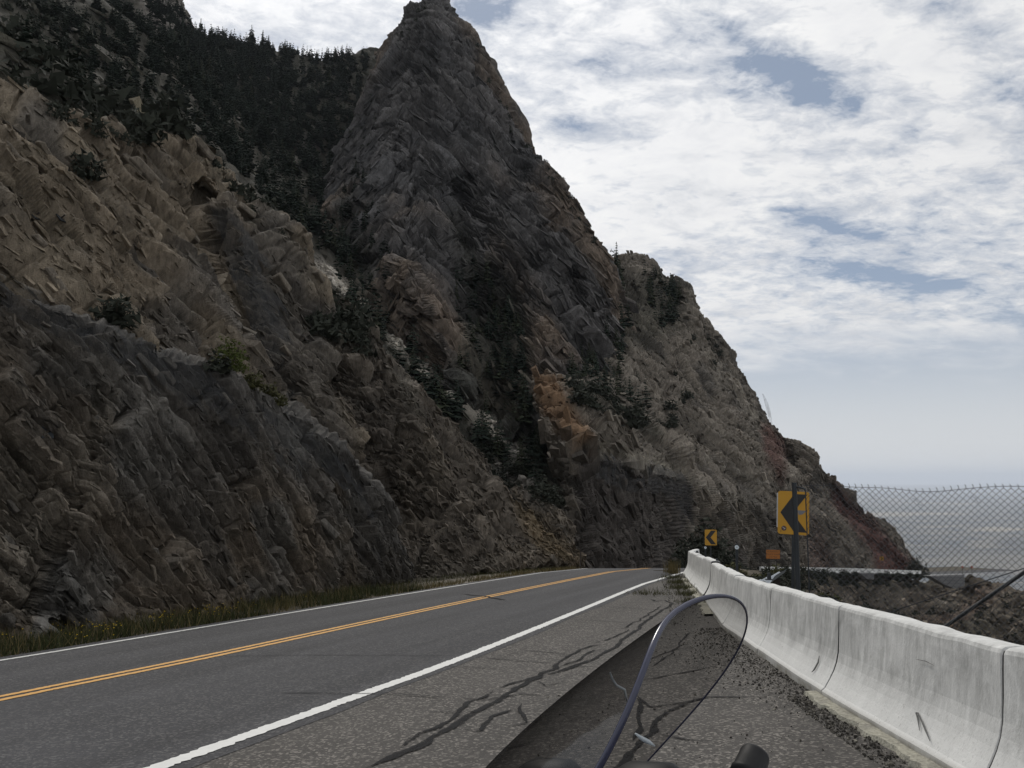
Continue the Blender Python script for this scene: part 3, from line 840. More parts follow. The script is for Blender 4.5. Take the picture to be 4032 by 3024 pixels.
# --- the broken rib beyond the net
rowsBf = [(655, 1110, 0), (735, 1185, 0), (805, 1240, 0), (865, 1262, 0), (930, 1252, 0), (1000, 1246, 0), (1060, 1241, 0), (1110, 1236, 0), (1160, 1231, 0), (1200, 1228, 0), (1228, 1226, 0), (1246, 1224, 0), (1258, 1223, 0)]
ybf = [33, 33.5, 34, 34.3, 36, 38, 40, 42, 44, 46, 48, 49.5, 51]
rowsBf = [(u, v, y) for (u, v, _), y in zip(rowsBf, ybf)]
rowsBc = [(655, 588, 43.5), (722, 642, 43.5), (782, 702, 43.5), (816, 776, 43), (862, 806, 44), (888, 832, 45.5), (910, 892, 47), (966, 922, 48.5), (1016, 962, 50), (1058, 1022, 51), (1114, 1044, 52.5), (1175, 1104, 53), (1238, 1205, 53.5)]
def tintB(u, v, p, n):
    c = const((0.135, 0.116, 0.095), len(p))
    c = mixc(c, (0.175, 0.150, 0.118), sstep(fbm(p / 3.2, 3, 81), 0.0, 0.5) * .7)
    c = mixc(c, (0.088, 0.080, 0.072), sstep(fbm(p / 4.2 + 9, 3, 82), 0.0, 0.45) * .7)
    base = sstep(v, 1190, 1240) * (u < 1080)
    c = mixc(c, (0.20, 0.180, 0.150), base * .7)
    tan = polymask(u, v, [(1110, 1060), (1175, 1110), (1240, 1215), (1180, 1215), (1130, 1140)], 18, 5, p, 2)
    c = mixc(c, (0.205, 0.158, 0.098), tan * .7)
    ridge = polymask(u, v, [(840, 790), (885, 815), (915, 900), (880, 880)], 14)
    c = mixc(c, (0.20, 0.185, 0.155), ridge * .6)
    veg = polymask(u, v, [(655, 600), (790, 700), (800, 770), (700, 760), (640, 690)], 20, 6, p, 2)
    return mixc(c, (0.075, 0.07, 0.055), veg * .6)
B = loft('hillside', [rowsBf, between(rowsBf, rowsBc, .3, [.5] * 13), between(rowsBf, rowsBc, .65, [-.8] * 13), rowsBc], 2.3, ROCK_NEAR,
         [('fbm', 1.3, 6.0, 3, 61), ('blk', 0.7, 42, (9, 1.5, 4), 63), ('blk', 0.34, 38, (2.6, .55, 1.4), 65), ('blk', 0.16, 44, (1.0, .22, .6), 67), ('rid', 0.10, 0.7, 2, 68)],
         tintB, ((0, 3, -1.5), (0, 10, -9)), [([(880, 830), (930, 960), (1000, 1100), (1060, 1220)], 60, -1.6), ([(700, 800), (800, 960), (880, 1120), (900, 1230)], 50, 1.2), ([(1000, 960), (1080, 1080), (1180, 1200)], 40, .9)], keep='B', wall=(.45, .89))

# --- forested bowl behind, up to the skyline
rC0 = [(-260, 160, 34), (0, 262, 36), (150, 330, 40), (300, 380, 46), (420, 380, 52), (500, 470, 54), (560, 550, 55), (640, 650, 55), (710, 710, 56), (790, 800, 56), (860, 860, 56), (920, 950, 57), (1020, 1030, 58), (1110, 1100, 58), (1180, 1170, 59), (1250, 1240, 60), (1340, 1262, 68)]
rC1 = [(-260, 0, 85), (0, 80, 95), (150, 165, 102), (300, 255, 108), (390, 300, 112), (460, 360, 115), (520, 420, 118), (600, 510, 120), (680, 595, 122), (760, 685, 122), (830, 745, 120), (890, 820, 115), (980, 900, 105), (1070, 965, 95), (1150, 1040, 86), (1240, 1150, 77), (1345, 1150, 92)]
rC2 = [(-260, -220, 150), (0, -120, 175), (150, -30, 192), (300, 75, 205), (375, 120, 210), (420, 180, 215), (480, 220, 220), (560, 270, 225), (630, 330, 225), (710, 400, 225), (770, 480, 220), (830, 560, 210), (900, 700, 190), (980, 800, 170), (1080, 880, 150), (1220, 1000, 120), (1335, 980, 150)]
rC3 = [(-260, -430, 230), (0, -300, 265), (150, -190, 290), (300, -80, 305), (372, 5, 312), (412, 58, 318), (470, 84, 325), (540, 92, 330), (600, 104, 330), (690, 126, 330), (745, 122, 330), (812, 100, 332), (860, 180, 330), (920, 340, 300), (1020, 540, 260), (1150, 760, 220), (1275, 780, 230)]
TALUS = [[(664, 548), (702, 566), (800, 648), (800, 672), (745, 642), (690, 600)], [(815, 670), (885, 708), (970, 770), (1020, 850), (1000, 890), (925, 825), (845, 750)], [(985, 850), (1060, 900), (1150, 970), (1120, 985), (1020, 920)], [(1050, 960), (1120, 960), (1200, 1090), (1225, 1170), (1180, 1130), (1100, 1030)]]
def tintC(u, v, p, n):
    c = const((0.046, 0.044, 0.034), len(p))
    c = mixc(c, (0.078, 0.070, 0.057), sstep(fbm(p / 14, 4, 91), 0.05, 0.5) * .8)
    for k, t in enumerate(TALUS):
        c = mixc(c, (0.36, 0.33, 0.285) if k < 3 else (0.21, 0.195, 0.175), polymask(u, v, t, 7 + 6 * (k > 2), 8 + k, p, 3.0))
    out = polymask(u, v, [(280, 40), (330, -20), (400, 0), (410, 50), (340, 80)], 10, 12, p, 12)
    c = mixc(c, (0.19, 0.175, 0.155), out * .85)
    tan = polymask(u, v, [(240, 300), (300, 250), (345, 270), (340, 340), (270, 370)], 12, 13, p, 4)
    return mixc(c, (0.175, 0.15, 0.105), tan * .8)
rockC = lambda u, v, p: 0.25 + polymask(u, v, [(260, 60), (330, -40), (410, -10), (415, 60), (340, 90)], 12) + 0.6 * polymask(u, v, [(720, 330), (830, 80), (800, 300), (760, 420)], 20)
C = loft('hillside', [rC0, rC1, rC2, rC3], 3.6, ROCK_FAR,
         [('fbm', 5.0, 45, 4, 101), ('blk', 2.6, 50, (13, 5, 10), 103, rockC), ('blk', 1.2, 48, (5, 2, 4), 105, rockC), ('rid', 0.5, 4, 2, 107)], tintC,
         ((0, 25, -6), (0, 90, -60)), [([(730, 330), (690, 520), (760, 640), (900, 760), (1100, 960)], 70, 7), ([(150, 140), (300, 240), (420, 320)], 80, -5)], keep='C')

# --- the peak
D0 = [(640, 640, 150), (690, 650, 142), (740, 720, 133), (800, 800, 127), (860, 850, 123), (920, 900, 120), (980, 930, 117), (1040, 950, 115), (1100, 945, 116), (1150, 915, 119), (1190, 885, 123), (1222, 865, 129), (1255, 870, 134), (1288, 880, 139), (1312, 890, 144), (1332, 900, 149), (1345, 910, 152)]
D3 = [(735, 330, 238), (790, 207, 245), (806, 155, 246), (822, 104, 246), (872, 44, 245), (910, 8, 243), (936, -14, 240), (962, 8, 236), (1020, 76, 226), (1078, 202, 212), (1114, 296, 202), (1178, 342, 192), (1226, 408, 186), (1284, 532, 178), (1302, 572, 174), (1322, 700, 166), (1340, 790, 160)]
D1 = [(a[0] * .66 + b[0] * .34, a[1] * .66 + b[1] * .34, a[2] * .74 + b[2] * .26) for a, b in zip(D0, D3)]
D2 = [(a[0] * .32 + b[0] * .68, a[1] * .32 + b[1] * .68, a[2] * .42 + b[2] * .58) for a, b in zip(D0, D3)]
def tintD(u, v, p, n):
    c = const((0.105, 0.100, 0.098), len(p))
    c = mixc(c, (0.170, 0.134, 0.104), sstep(fbm(p * np.array([1, 1, .5]) / 22, 4, 111), -0.08, 0.35) * .9)
    c = mixc(c, (0.078, 0.077, 0.078), sstep(fbm(p / 16 + 7, 4, 112), 0.08, 0.5) * .8)
    st = sstep(fbm(p * np.array([1, 1, .22]) / 5, 3, 113), 0.12, 0.5)
    c = mixc(c, (0.060, 0.058, 0.058), st * .55)
    veg = np.maximum(polymask(u, v, [(975, 470), (1050, 560), (1130, 700), (1150, 930), (1020, 960), (980, 800), (1000, 640)], 22, 9, p, 10),
                     polymask(u, v, [(740, 420), (800, 520), (840, 700), (880, 830), (720, 760), (690, 560)], 25, 10, p, 10))
    return mixc(c, (0.050, 0.050, 0.040), veg * .75)
D = loft('mountain', [D0, D1, D2, D3], 1.9, ROCK_FAR,
         [('fbm', 2.6, 38, 3, 121), ('blk', 2.0, (-58, 52, 880, 55), (46, 5.5, 20), 123), ('blk', 1.5, (-60, 50, 870, 55), (20, 2.2, 8), 125), ('blk', 0.6, (-57, 53, 870, 55), (8, .95, 3.4), 127), ('blk', 0.34, (-58, 52, 870, 55), (3.6, .5, 1.6), 128), ('rid', 0.4, 5, 3, 129)],
         tintD, ((6, 14, -5), (25, 50, -60)),
         [([(935, -10), (885, 240), (870, 420), (880, 560), (900, 650)], 120, -12), ([(995, 420), (1005, 560), (1040, 720), (1080, 860)], 60, 9), ([(1115, 290), (1070, 440), (1040, 520)], 50, 7),
          ([(1080, 470), (1150, 620), (1200, 790)], 60, -7), ([(1240, 420), (1130, 590), (1060, 720)], 34, 4), ([(1292, 540), (1265, 690), (1310, 860)], 45, -5), ([(780, 280), (730, 480), (760, 640)], 55, 7),
          ([(880, 560), (935, 690), (990, 830)], 45, -6), ([(1240, 600), (1260, 760), (1290, 860)], 30, 5)], keep='D', blur=.06)

# --- the ridge and long flank that run out to the right, with the road cut along their foot
EB = [(1236, 1244, 56), (1262, 1244, 58), (1300, 1246, 64), (1345, 1246, 74), (1390, 1246, 86), (1435, 1246, 102), (1480, 1246, 118), (1530, 1246, 128), (1590, 1246, 138), (1650, 1246, 148), (1710, 1246, 158), (1765, 1246, 168), (1820, 1246, 180), (1865, 1246, 190), (1905, 1246, 198), (1940, 1246, 205), (1962, 1246, 211), (1976, 1246, 216), (1984, 1246, 220), (1988, 1246, 224), (1991, 1248, 228)]
E1 = [(1190, 1000, 68), (1252, 982, 66), (1300, 984, 72), (1345, 998, 82), (1390, 1006, 93), (1440, 1022, 109), (1490, 1042, 125), (1540, 1060, 135), (1590, 1075, 145), (1635, 1085, 154), (1680, 1095, 163), (1720, 1105, 172), (1765, 1115, 183), (1810, 1125, 193), (1850, 1140, 201), (1890, 1160, 208), (1925, 1185, 213), (1952, 1205, 218), (1968, 1218, 222), (1978, 1232, 226), (1985, 1241, 230)]
E2 = [(1165, 870, 86), (1212, 885, 84), (1268, 890, 96), (1320, 865, 118), (1360, 855, 134), (1400, 855, 149), (1450, 855, 160), (1490, 855, 170), (1530, 862, 180), (1575, 882, 186), (1610, 912, 190), (1640, 952, 194), (1670, 992, 199), (1702, 1032, 205), (1742, 1062, 212), (1792, 1092, 216), (1842, 1122, 219), (1892, 1152, 222), (1932, 1187, 226), (1962, 1216, 230), (1980, 1236, 234)]
E3 = [(1150, 805, 112), (1185, 806, 114), (1235, 795, 142), (1282, 640, 205), (1332, 563, 222), (1360, 549, 225), (1388, 556, 225), (1412, 582, 225), (1442, 600, 224), (1472, 604, 222), (1502, 678, 220), (1542, 702, 218), (1602, 782, 217), (1650, 868, 217), (1676, 933, 218), (1737, 961, 222), (1792, 1032, 224), (1850, 1091, 226), (1902, 1142, 229), (1952, 1182, 232), (1982, 1229, 236)]
def tintE(u, v, p, n):
    c = const((0.186, 0.163, 0.135), len(p))
    c = mixc(c, (0.235, 0.212, 0.178), sstep(fbm(p / 18, 4, 131), 0.0, 0.45) * .7)
    c = mixc(c, (0.095, 0.088, 0.080), sstep(fbm(p / 11 + 5, 4, 132), 0.1, 0.5) * .7)
    veg = np.maximum(polymask(u, v, [(1235, 830), (1330, 860), (1440, 935), (1420, 945), (1330, 910), (1240, 850)], 8, 14, p, 5), polymask(u, v, [(1305, 570), (1480, 620), (1480, 690), (1400, 760), (1330, 740)], 20, 15, p, 8))
    c = mixc(c, (0.060, 0.058, 0.046), veg * .7)
    orange = polymask(u, v, [(1160, 805), (1190, 815), (1245, 870), (1285, 940), (1255, 965), (1200, 930), (1170, 880)], 12, 16, p, 3)
    c = mixc(c, (0.215, 0.130, 0.072), orange * .8)
    ridge = polymask(u, v, [(1260, 962), (1340, 968), (1450, 1000), (1530, 1050), (1460, 1026), (1350, 994), (1260, 980)], 8)
    c = mixc(c, (0.26, 0.235, 0.19), ridge * .8)
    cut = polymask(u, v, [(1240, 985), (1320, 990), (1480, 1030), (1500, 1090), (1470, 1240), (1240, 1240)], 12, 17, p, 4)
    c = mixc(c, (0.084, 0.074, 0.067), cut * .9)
    red = polymask(u, v, [(1800, 1030), (1850, 1085), (1990, 1240), (1900, 1240), (1850, 1150), (1790, 1080)], 10, 18, p, 5)
    red = np.maximum(red, 0.8 * polymask(u, v, [(1660, 900), (1690, 945), (1700, 1010), (1690, 1060), (1655, 1000), (1645, 930)], 9, 19, p, 4))
    c = mixc(c, (0.120, 0.060, 0.052), red * .9)
    for ln in ([(1530, 985), (1620, 1030), (1692, 1062)], [(1345, 1000), (1480, 1036), (1600, 1078), (1700, 1104)], [(1560, 1150), (1650, 1170), (1700, 1200)]):
        c = mixc(c, (0.22, 0.20, 0.17), np.clip(1.4 - seg_dist(u, v, ln) / 9, 0, 1) * .75)
    red2 = polymask(u, v, [(1760, 1120), (1800, 1200), (1800, 1240), (1740, 1240), (1740, 1180)], 10, 20, p, 5)
    return mixc(c, (0.140, 0.092, 0.078), red2 * .6)
calmE = lambda u, v, p: 1 - .65 * polymask(u, v, [(1290, 950), (1440, 990), (1470, 1250), (1280, 1250)], 30)
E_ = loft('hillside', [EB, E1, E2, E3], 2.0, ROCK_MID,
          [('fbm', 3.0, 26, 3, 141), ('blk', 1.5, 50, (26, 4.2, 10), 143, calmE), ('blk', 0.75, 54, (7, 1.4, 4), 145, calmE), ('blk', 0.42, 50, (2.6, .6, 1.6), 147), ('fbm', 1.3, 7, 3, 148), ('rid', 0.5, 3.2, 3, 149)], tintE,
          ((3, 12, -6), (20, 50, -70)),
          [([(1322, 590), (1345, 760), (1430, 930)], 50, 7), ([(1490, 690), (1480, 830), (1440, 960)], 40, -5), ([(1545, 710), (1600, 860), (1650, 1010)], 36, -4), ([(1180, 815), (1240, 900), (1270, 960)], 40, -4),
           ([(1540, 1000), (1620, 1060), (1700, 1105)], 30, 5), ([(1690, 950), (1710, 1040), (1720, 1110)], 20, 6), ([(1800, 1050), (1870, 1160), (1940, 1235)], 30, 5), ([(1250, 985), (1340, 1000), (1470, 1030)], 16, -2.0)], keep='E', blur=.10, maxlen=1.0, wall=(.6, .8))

# --- the far side of the gully below the road
G0 = [(1490, 1246, 72), (1560, 1247, 97), (1628, 1244, 119), (1690, 1245, 130), (1760, 1246, 144), (1830, 1247, 161), (1900, 1249, 181), (1975, 1252, 205), (2040, 1250, 204), (2110, 1256, 192), (2180, 1270, 178), (2280, 1296, 160), (2430, 1335, 140)]
G1 = [(u, v + 16, y - 5) for u, v, y in G0]
G2 = [(u + 10, 1390 + .4 * (v - 1245), y * .86) for u, v, y in G0]
G3 = [(u + 20, 1740, y * .74) for u, v, y in G0]
def tintG(u, v, p, n):
    c = const((0.130, 0.110, 0.088), len(p))
    c = mixc(c, (0.070, 0.064, 0.050), sstep(fbm(p / 9, 4, 151), -0.05, 0.4) * .8)
    c = mixc(c, (0.19, 0.172, 0.145), sstep(fbm(p / 5 + 3, 4, 152), 0.15, 0.5) * .7)
    c = mixc(c, (0.12, 0.078, 0.062), sstep(fbm(p / 20 + 8, 2, 153), 0.1, 0.5) * .5)
    top = sstep(-v, -1285, -1255)
    return mixc(c, (0.075, 0.066, 0.048), top * .6)
GB = loft('ravine_slope', [G3, G2, G1, G0], 3.2, ROCK_MID,
          [('fbm', 2.6, 16, 4, 161), ('blk', 1.1, 40, (6, 2.2, 5), 163), ('blk', 0.5, 42, (2.2, .8, 2), 165), ('rid', 0.3, 2, 3, 167)], tintG, ((0, 8, -.4), (6, 40, -22)),
          [([(1560, 1260), (1640, 1330), (1700, 1420)], 40, 4), ([(1900, 1260), (1960, 1340), (2000, 1450)], 50, -4), ([(2080, 1260), (2150, 1360)], 40, 4)], keep='G')

# --- the near bank outside the barrier, dropping into the ravine
def near_bank():
    ys = np.arange(-8, 76, 0.5)
    bx = np.where(ys < 36, np.interp(ys, TQ[:, 1], TQ[:, 0]), 0)
    px = np.interp(ys, PC[:, 1], PC[:, 0]); pz = np.interp(ys, PC[:, 1], ZC)
    w = sstep(ys, 32, 38)
    x0 = bx * (1 - w) + (px + 3.55) * w
    z0 = np.where(ys < 36, plane_z(x0, ys), 0) * (ys < 36) + (ys >= 36) * (pz + 0.03 * 3)
    rows = []
    for off, dz in ((0.12, -.03), (0.9, -.12), (2.0, -.35), (3.0, -.8), (6, -3.6), (12, -10), (26, -26), (45, -48)):
        yy = ys + off * 0.25
        rows.append(np.stack([x0 + off, yy, z0 + dz], -1))
    g = np.stack(rows, 0)
    # finer rows
    t = np.concatenate([np.linspace(i, i + 1, 6, endpoint=False) for i in range(len(rows) - 1)] + [[len(rows) - 1]])
    i = np.clip(np.floor(t).astype(int), 0, len(rows) - 2); f = (t - i)[:, None, None]
    g = g[i] * (1 - f) + g[i + 1] * f
    p = g.reshape(-1, 3); amt = np.repeat(np.clip((t - 0.8) * .25, 0, 1), g.shape[1])
    p[:, 2] += amt * (0.8 * fbm(p / 3, 4, 171))
    c = const((0.085, 0.073, 0.055), len(p)); c = mixc(c, (0.15, 0.13, 0.1), sstep(fbm(p / 2, 4, 172), 0, .5))
    m, n = g.shape[:2]; ii = np.arange(m * n).reshape(m, n)
    f4 = np.stack([ii[:-1, :-1], ii[1:, :-1], ii[1:, 1:], ii[:-1, 1:]], -1).reshape(-1, 4)
    mesh_obj('roadside_bank', p, f4, ROCK_MID, None, c, False, 'structure')
    return x0, z0, ys
bank_x, bank_z, bank_y = near_bank()

# ------------------------------------------------------------------ loose stones lying on the slopes
CUBE = np.array([(sx, sy, sz) for sx in (-1, 1) for sy in (-1, 1) for sz in (-1, 1)], float) * 0.5
CF = np.array([(0, 1, 3, 2), (4, 6, 7, 5), (0, 4, 5, 1), (2, 3, 7, 6), (0, 2, 6, 4), (1, 5, 7, 3)])
def rotmats(n, r, amt):
    a = r.normal(0, amt, (n, 3)); th = np.linalg.norm(a, axis=1) + 1e-9; k = a / th[:, None]
    K = np.zeros((n, 3, 3)); K[:, 0, 1] = -k[:, 2]; K[:, 0, 2] = k[:, 1]; K[:, 1, 0] = k[:, 2]; K[:, 1, 2] = -k[:, 0]; K[:, 2, 0] = -k[:, 1]; K[:, 2, 1] = k[:, 0]
    s, c = np.sin(th)[:, None, None], np.cos(th)[:, None, None]
    return np.eye(3) + s * K + (1 - c) * (K @ K)

def stones(body, n, lo, hi, ang, seed, weight=None, tone=(0.7, 1.45), name='loose_stone', slab=(2.2, .40, 1.0), tumble=0.22, colmul=None):
    b = BODIES[body]; r = np.random.default_rng(seed)
    w = (b['front'] & (b['u'] > -40) & (b['u'] < 2260) & (b['v'] < 1700) & (b['v'] > -40)).astype(float)
    if weight is not None: w = w * weight(b)
    s = w.sum()
    if s <= 0: return None
    pick = r.choice(len(w), n, p=w / s)
    size = lo * (1.4 * hi / lo) ** (r.random(n) ** 2.8)
    ax = axes(ang, b['wall']) if not isinstance(ang, tuple) else None
    if ax is None:
        A1_, A2_ = axes(ang[0], b['wall']), axes(ang[1], b['wall'])
        base = np.where((b['u'][pick] > ang[2] + 75 * vnoise(b['base'][pick] / 22, seed))[:, None, None], A2_[None], A1_[None])
    else:
        base = np.repeat(ax[None], n, 0)
    Rm = rotmats(n, r, tumble)
    dims = np.array(slab)[None] * r.uniform(.6, 1.5, (n, 3)) * size[:, None]
    vv = CUBE[None] * (1 + r.uniform(-.38, .25, (n, 8, 3)))
    vv = vv * dims[:, None, :]
    vv = np.einsum('nvk,nkj->nvj', vv, base); vv = np.einsum('nij,nvj->nvi', Rm, vv)
    vv = vv + (b['p'][pick] + b['base_n'][pick] * (size * 0.12)[:, None])[:, None, :]
    f = (CF[None] + (np.arange(n) * 8)[:, None, None]).reshape(-1, 4)
    c = b['col'][pick] * r.uniform(tone[0], tone[1], n)[:, None]
    if colmul is not None: c = c * np.asarray(colmul)
    c = np.repeat(c, 8, 0)
    o = mesh_obj(name, vv.reshape(-1, 3), f, b['mat'], b['obj'], c, False, 'stuff')
    return o
stones('A', 7000, 0.018, 0.10, 48, 201)
stones('A2', 7000, 0.025, 0.15, 40, 202, None, (.8, 1.3))
stones('B', 15000, 0.025, 0.19, 42, 203)
stones('B', 6000, 0.03, 0.12, 42, 204, lambda b: sstep(b['v'], 1150, 1240), (0.9, 1.5), 'scree')
stones('C', 12000, 0.16, 0.6, 40, 205, lambda b: sum(polymask(b['u'], b['v'], t, 16) for t in TALUS), (0.7, 1.7), 'scree', (1.3, .6, 1.1), 0.9)
stones('C', 3000, 0.3, 1.6, 50, 206, None, (1.0, 2.0))
stones('D', 9000, 0.16, 0.85, (-58, 52, 885), 207, lambda b: (b['v'] > 60).astype(float), (0.75, 1.4), 'loose_stone', (3.4, .32, 1.0), 0.16)
stones('E', 14000, 0.12, 0.6, 50, 208, lambda b: 1 - .8 * polymask(b['u'], b['v'], [(1240, 985), (1320, 990), (1480, 1030), (1500, 1090), (1470, 1250), (1240, 1250)], 12), (0.75, 1.35))
stones('G', 12000, 0.12, 0.7, 40, 209, None, (0.7, 2.0), 'scree', (1.5, .6, 1.0), 0.8)
print('tris so far', sum(len(o.data.polygons) * 2 for o in bpy.data.objects if o.type == 'MESH'))

# ------------------------------------------------------------------ concrete barrier
PROF = [(0.0, 0.0), (0.0, 0.085), (0.035, 0.115), (0.085, 0.20), (0.125, 0.28), (0.155, 0.36), (0.175, 0.45), (0.19, 0.60), (0.205, 0.78), (0.213, 0.852), (0.225, 0.878), (0.25, 0.892), (0.32, 0.898)]
PROF = [(x, z * 0.965) for x, z in PROF]
PROF = PROF + [(0.64 - x, z) for x, z in PROF[::-1][1:]]
SEG = 3.05
def barrier_mesh(seed, coarse=False):
    r = np.random.default_rng(seed)
    n = 2 if coarse else 26
    prof = np.array(PROF)
    ys = np.linspace(0.011, SEG - 0.011, n)
    if not coarse: ys = np.r_[0.011, 0.022, ys[1:-1], SEG - 0.022, SEG - 0.011]
    v = []
    for i, y in enumerate(ys):
        e = 0.012 if (not coarse and i in (0, len(ys) - 1)) else 0
        q = np.c_[prof[:, 0], np.full(len(prof), y), prof[:, 1]]
        if not coarse:
            k = q * np.array([2.2, 1.3, 2.2]) + seed * 7.7
            q[:, 0] += 0.010 * vnoise(k, seed); q[:, 2] += np.where(prof[:, 1] > .8, 0.012, 0) * vnoise(k * 2.3, seed + 1)
            q[:, 0] = np.where(q[:, 0] < .32, q[:, 0] + e, q[:, 0] - e); q[:, 2] -= e * (prof[:, 1] > .5)
        v.append(q)
    v = np.concatenate(v); m = len(prof); ii = np.arange(len(ys) * m).reshape(len(ys), m)
    f = [tuple(x) for x in np.stack([ii[:-1, :-1], ii[:-1, 1:], ii[1:, 1:], ii[1:, :-1]], -1).reshape(-1, 4)]
    f += [tuple(ii[0]), tuple(ii[-1][::-1])]
    me = bpy.data.meshes.new('concrete_barrier'); me.from_pydata(v.tolist(), [], f); me.update()
    me.polygons.foreach_set('use_smooth', [False] * len(me.polygons)); me.materials.append(M_BARRIER)
    return me
def place_on(me_or_obj, x, y, z, x2, y2, z2):
    a = Vector((x, y, z)); d = Vector((x2, y2, z2)) - a
    fy = d.normalized(); fx = fy.cross(Vector((0, 0, 1))).normalized(); fz = fx.cross(fy)
    m = Matrix((fx, fy, fz)).transposed().to_4x4(); m.translation = a
    me_or_obj.matrix_world = m
NEAR_VAR = [barrier_mesh(31 + k) for k in range(4)]
sq = np.interp(8.35, TQ[:, 1], tl) - SEG * 4
near_labels = ['white concrete barrier piece beside the camera, just out past the pencil-like scuff', 'white barrier piece nearest the camera, cut off by the bottom right corner', 'white barrier piece with the dark hairpin scuff on its sloping foot',
               'white barrier piece with a small grey tyre mark, next beyond the scuffed one', 'white barrier piece seen partly through the tip of the windscreen', 'white barrier piece standing just above the top of the windscreen',
               'white barrier piece left of the two steel bars, set slightly low', 'white barrier piece raised in a small step with a dark plate on top', 'white barrier piece between the stepped joint and the far end joint',
               'white barrier piece, last but one at the weedy far end', 'white barrier piece curving out of sight at the weedy far end', 'white barrier piece hidden beyond the bend']
BAR = []
k = 0
s_ = sq
while True:
    if s_ + SEG > tl[-1] - 0.3: break
    p0 = [np.interp(s_, tl, TQ[:, i]) for i in (0, 1)]; p1 = [np.interp(s_ + SEG, tl, TQ[:, i]) for i in (0, 1)]
    if p1[1] > 2.0:
        lift = [0, .0, .0, .0, -.012, .0, -.02, .035, .0, .015, -.01, 0][k % 12]
        o = link('concrete_barrier', NEAR_VAR[k % 4])
        place_on(o, p0[0], p0[1], plane_z(*p0) + lift - .01, p1[0], p1[1], plane_z(*p1) + lift - .01)
        tag(o, near_labels[min(k, 11)], 'concrete barrier', 'white barrier pieces along the pull-out')
        mb = MB(); mb.prism([((x - .32) * .97 + .32, z * .985) for x, z in PROF], (0, -.009, 0), (1, 0, 0), (0, 0, 1), (0, 1, 0), .018); mb.build('joint_gap_shade', M_SIGNB, o)  # black plate stands in for the shade inside the open joint
        BAR.append((o, p0, p1)); k += 1
    s_ += SEG
print('near barriers', k, [tuple(np.round(b[1], 1)) for b in BAR])
# scuffs on the scuffed piece
def scuff(piece, pts, w, name='scuff_or_glint'):
    """a thin dark rubbed mark following the barrier face; pts are (along, height)"""
    mb = MB(); pr = np.array(PROF[:12]); V = []
    for (yy, z) in pts:
        x = float(np.interp(z, pr[:, 1] + np.arange(12) * 1e-6, pr[:, 0])) - 0.014
        V.append(Vector((x, yy, z)))
    mb.tube(V, [w * .4] + [w] * (len(V) - 2) + [w * .4], 5)
    o = mb.build(name, M_SCUFF, piece)
    return o
SC_I = [i for i, b in enumerate(BAR) if b[1][1] < 7 and b[2][1] > 7][0]
scuff(BAR[SC_I][0], [(0.95, .175), (1.05, .235), (1.11, .262), (1.08, .266), (0.98, .232), (0.85, .185), (0.75, .15)], .006)
scuff(BAR[SC_I][0], [(1.22, .62), (1.05, .63), (.92, .62)], .003)
scuff(BAR[SC_I + 1][0], [(0.50, .33), (0.47, .27), (0.49, .20), (.52, .17)], .008)

# far barrier along the road on the other side of the ravine
FB = np.array([(33.8, 120), (41.3, 131), (51.2, 145), (63.3, 162), (78, 182), (96, 205)], float)
FZ = np.interp(FB[:, 1], [120, 162, 205], [-11.25, -15.75, -20.7])
tf = np.linspace(0, 5, 300); FQ = catmull(FB, tf); FL = np.r_[0, np.cumsum(np.hypot(*np.diff(FQ, axis=0).T))]
FZQ = np.interp(FQ[:, 1], FB[:, 1], FZ)
far_me = barrier_mesh(77, True)
for k in range(int(FL[-1] / SEG)):
    a = [np.interp(k * SEG, FL, q) for q in (FQ[:, 0], FQ[:, 1], FZQ)]; b = [np.interp((k + 1) * SEG, FL, q) for q in (FQ[:, 0], FQ[:, 1], FZQ)]
    o = link('concrete_barrier', far_me); place_on(o, *a, *b)
    tag(o, 'small white barrier piece in the long far row across the ravine', 'concrete barrier', 'white barrier pieces along the far road')

# worn white curb strip at the foot of the barrier
def ribbon(name, ya, yb, o0, o1, h, mat, seed, kind='structure', step=0.05):
    ys = np.arange(ya, yb, step); x = np.interp(ys, TQ[:, 1], TQ[:, 0]); r_ = np.c_[ys, ys * 0, ys * 0]
    j = 0.035 * vnoise(r_ * 3.1, seed) + 0.03 * vnoise(r_ * 11, seed + 1)
    cols = []
    for off, hh, jj in ((o0, -.01, 1), (o0 + .012, h, 1), ((o0 + o1) / 2, h, 0), (o1, h, 0)):
        xx = x + off + j * jj
        cols.append(np.stack([xx, ys, plane_z(xx, ys) + hh + 0.004 * vnoise(r_ * 9, seed + 2)], -1))
    g = np.stack(cols, 1); n, m = g.shape[:2]; ii = np.arange(n * m).reshape(n, m)
    return mesh_obj(name, g.reshape(-1, 3), np.stack([ii[:-1, :-1], ii[:-1, 1:], ii[1:, 1:], ii[1:, :-1]], -1).reshape(-1, 4), mat, None, None, False, kind)
ribbon('curb', 2.5, 8.6, -0.115, 0.03, 0.035, M_CURB, 301)
ribbon('curb', 16.5, 29.0, -0.16, 0.03, 0.035, M_CURB, 305)

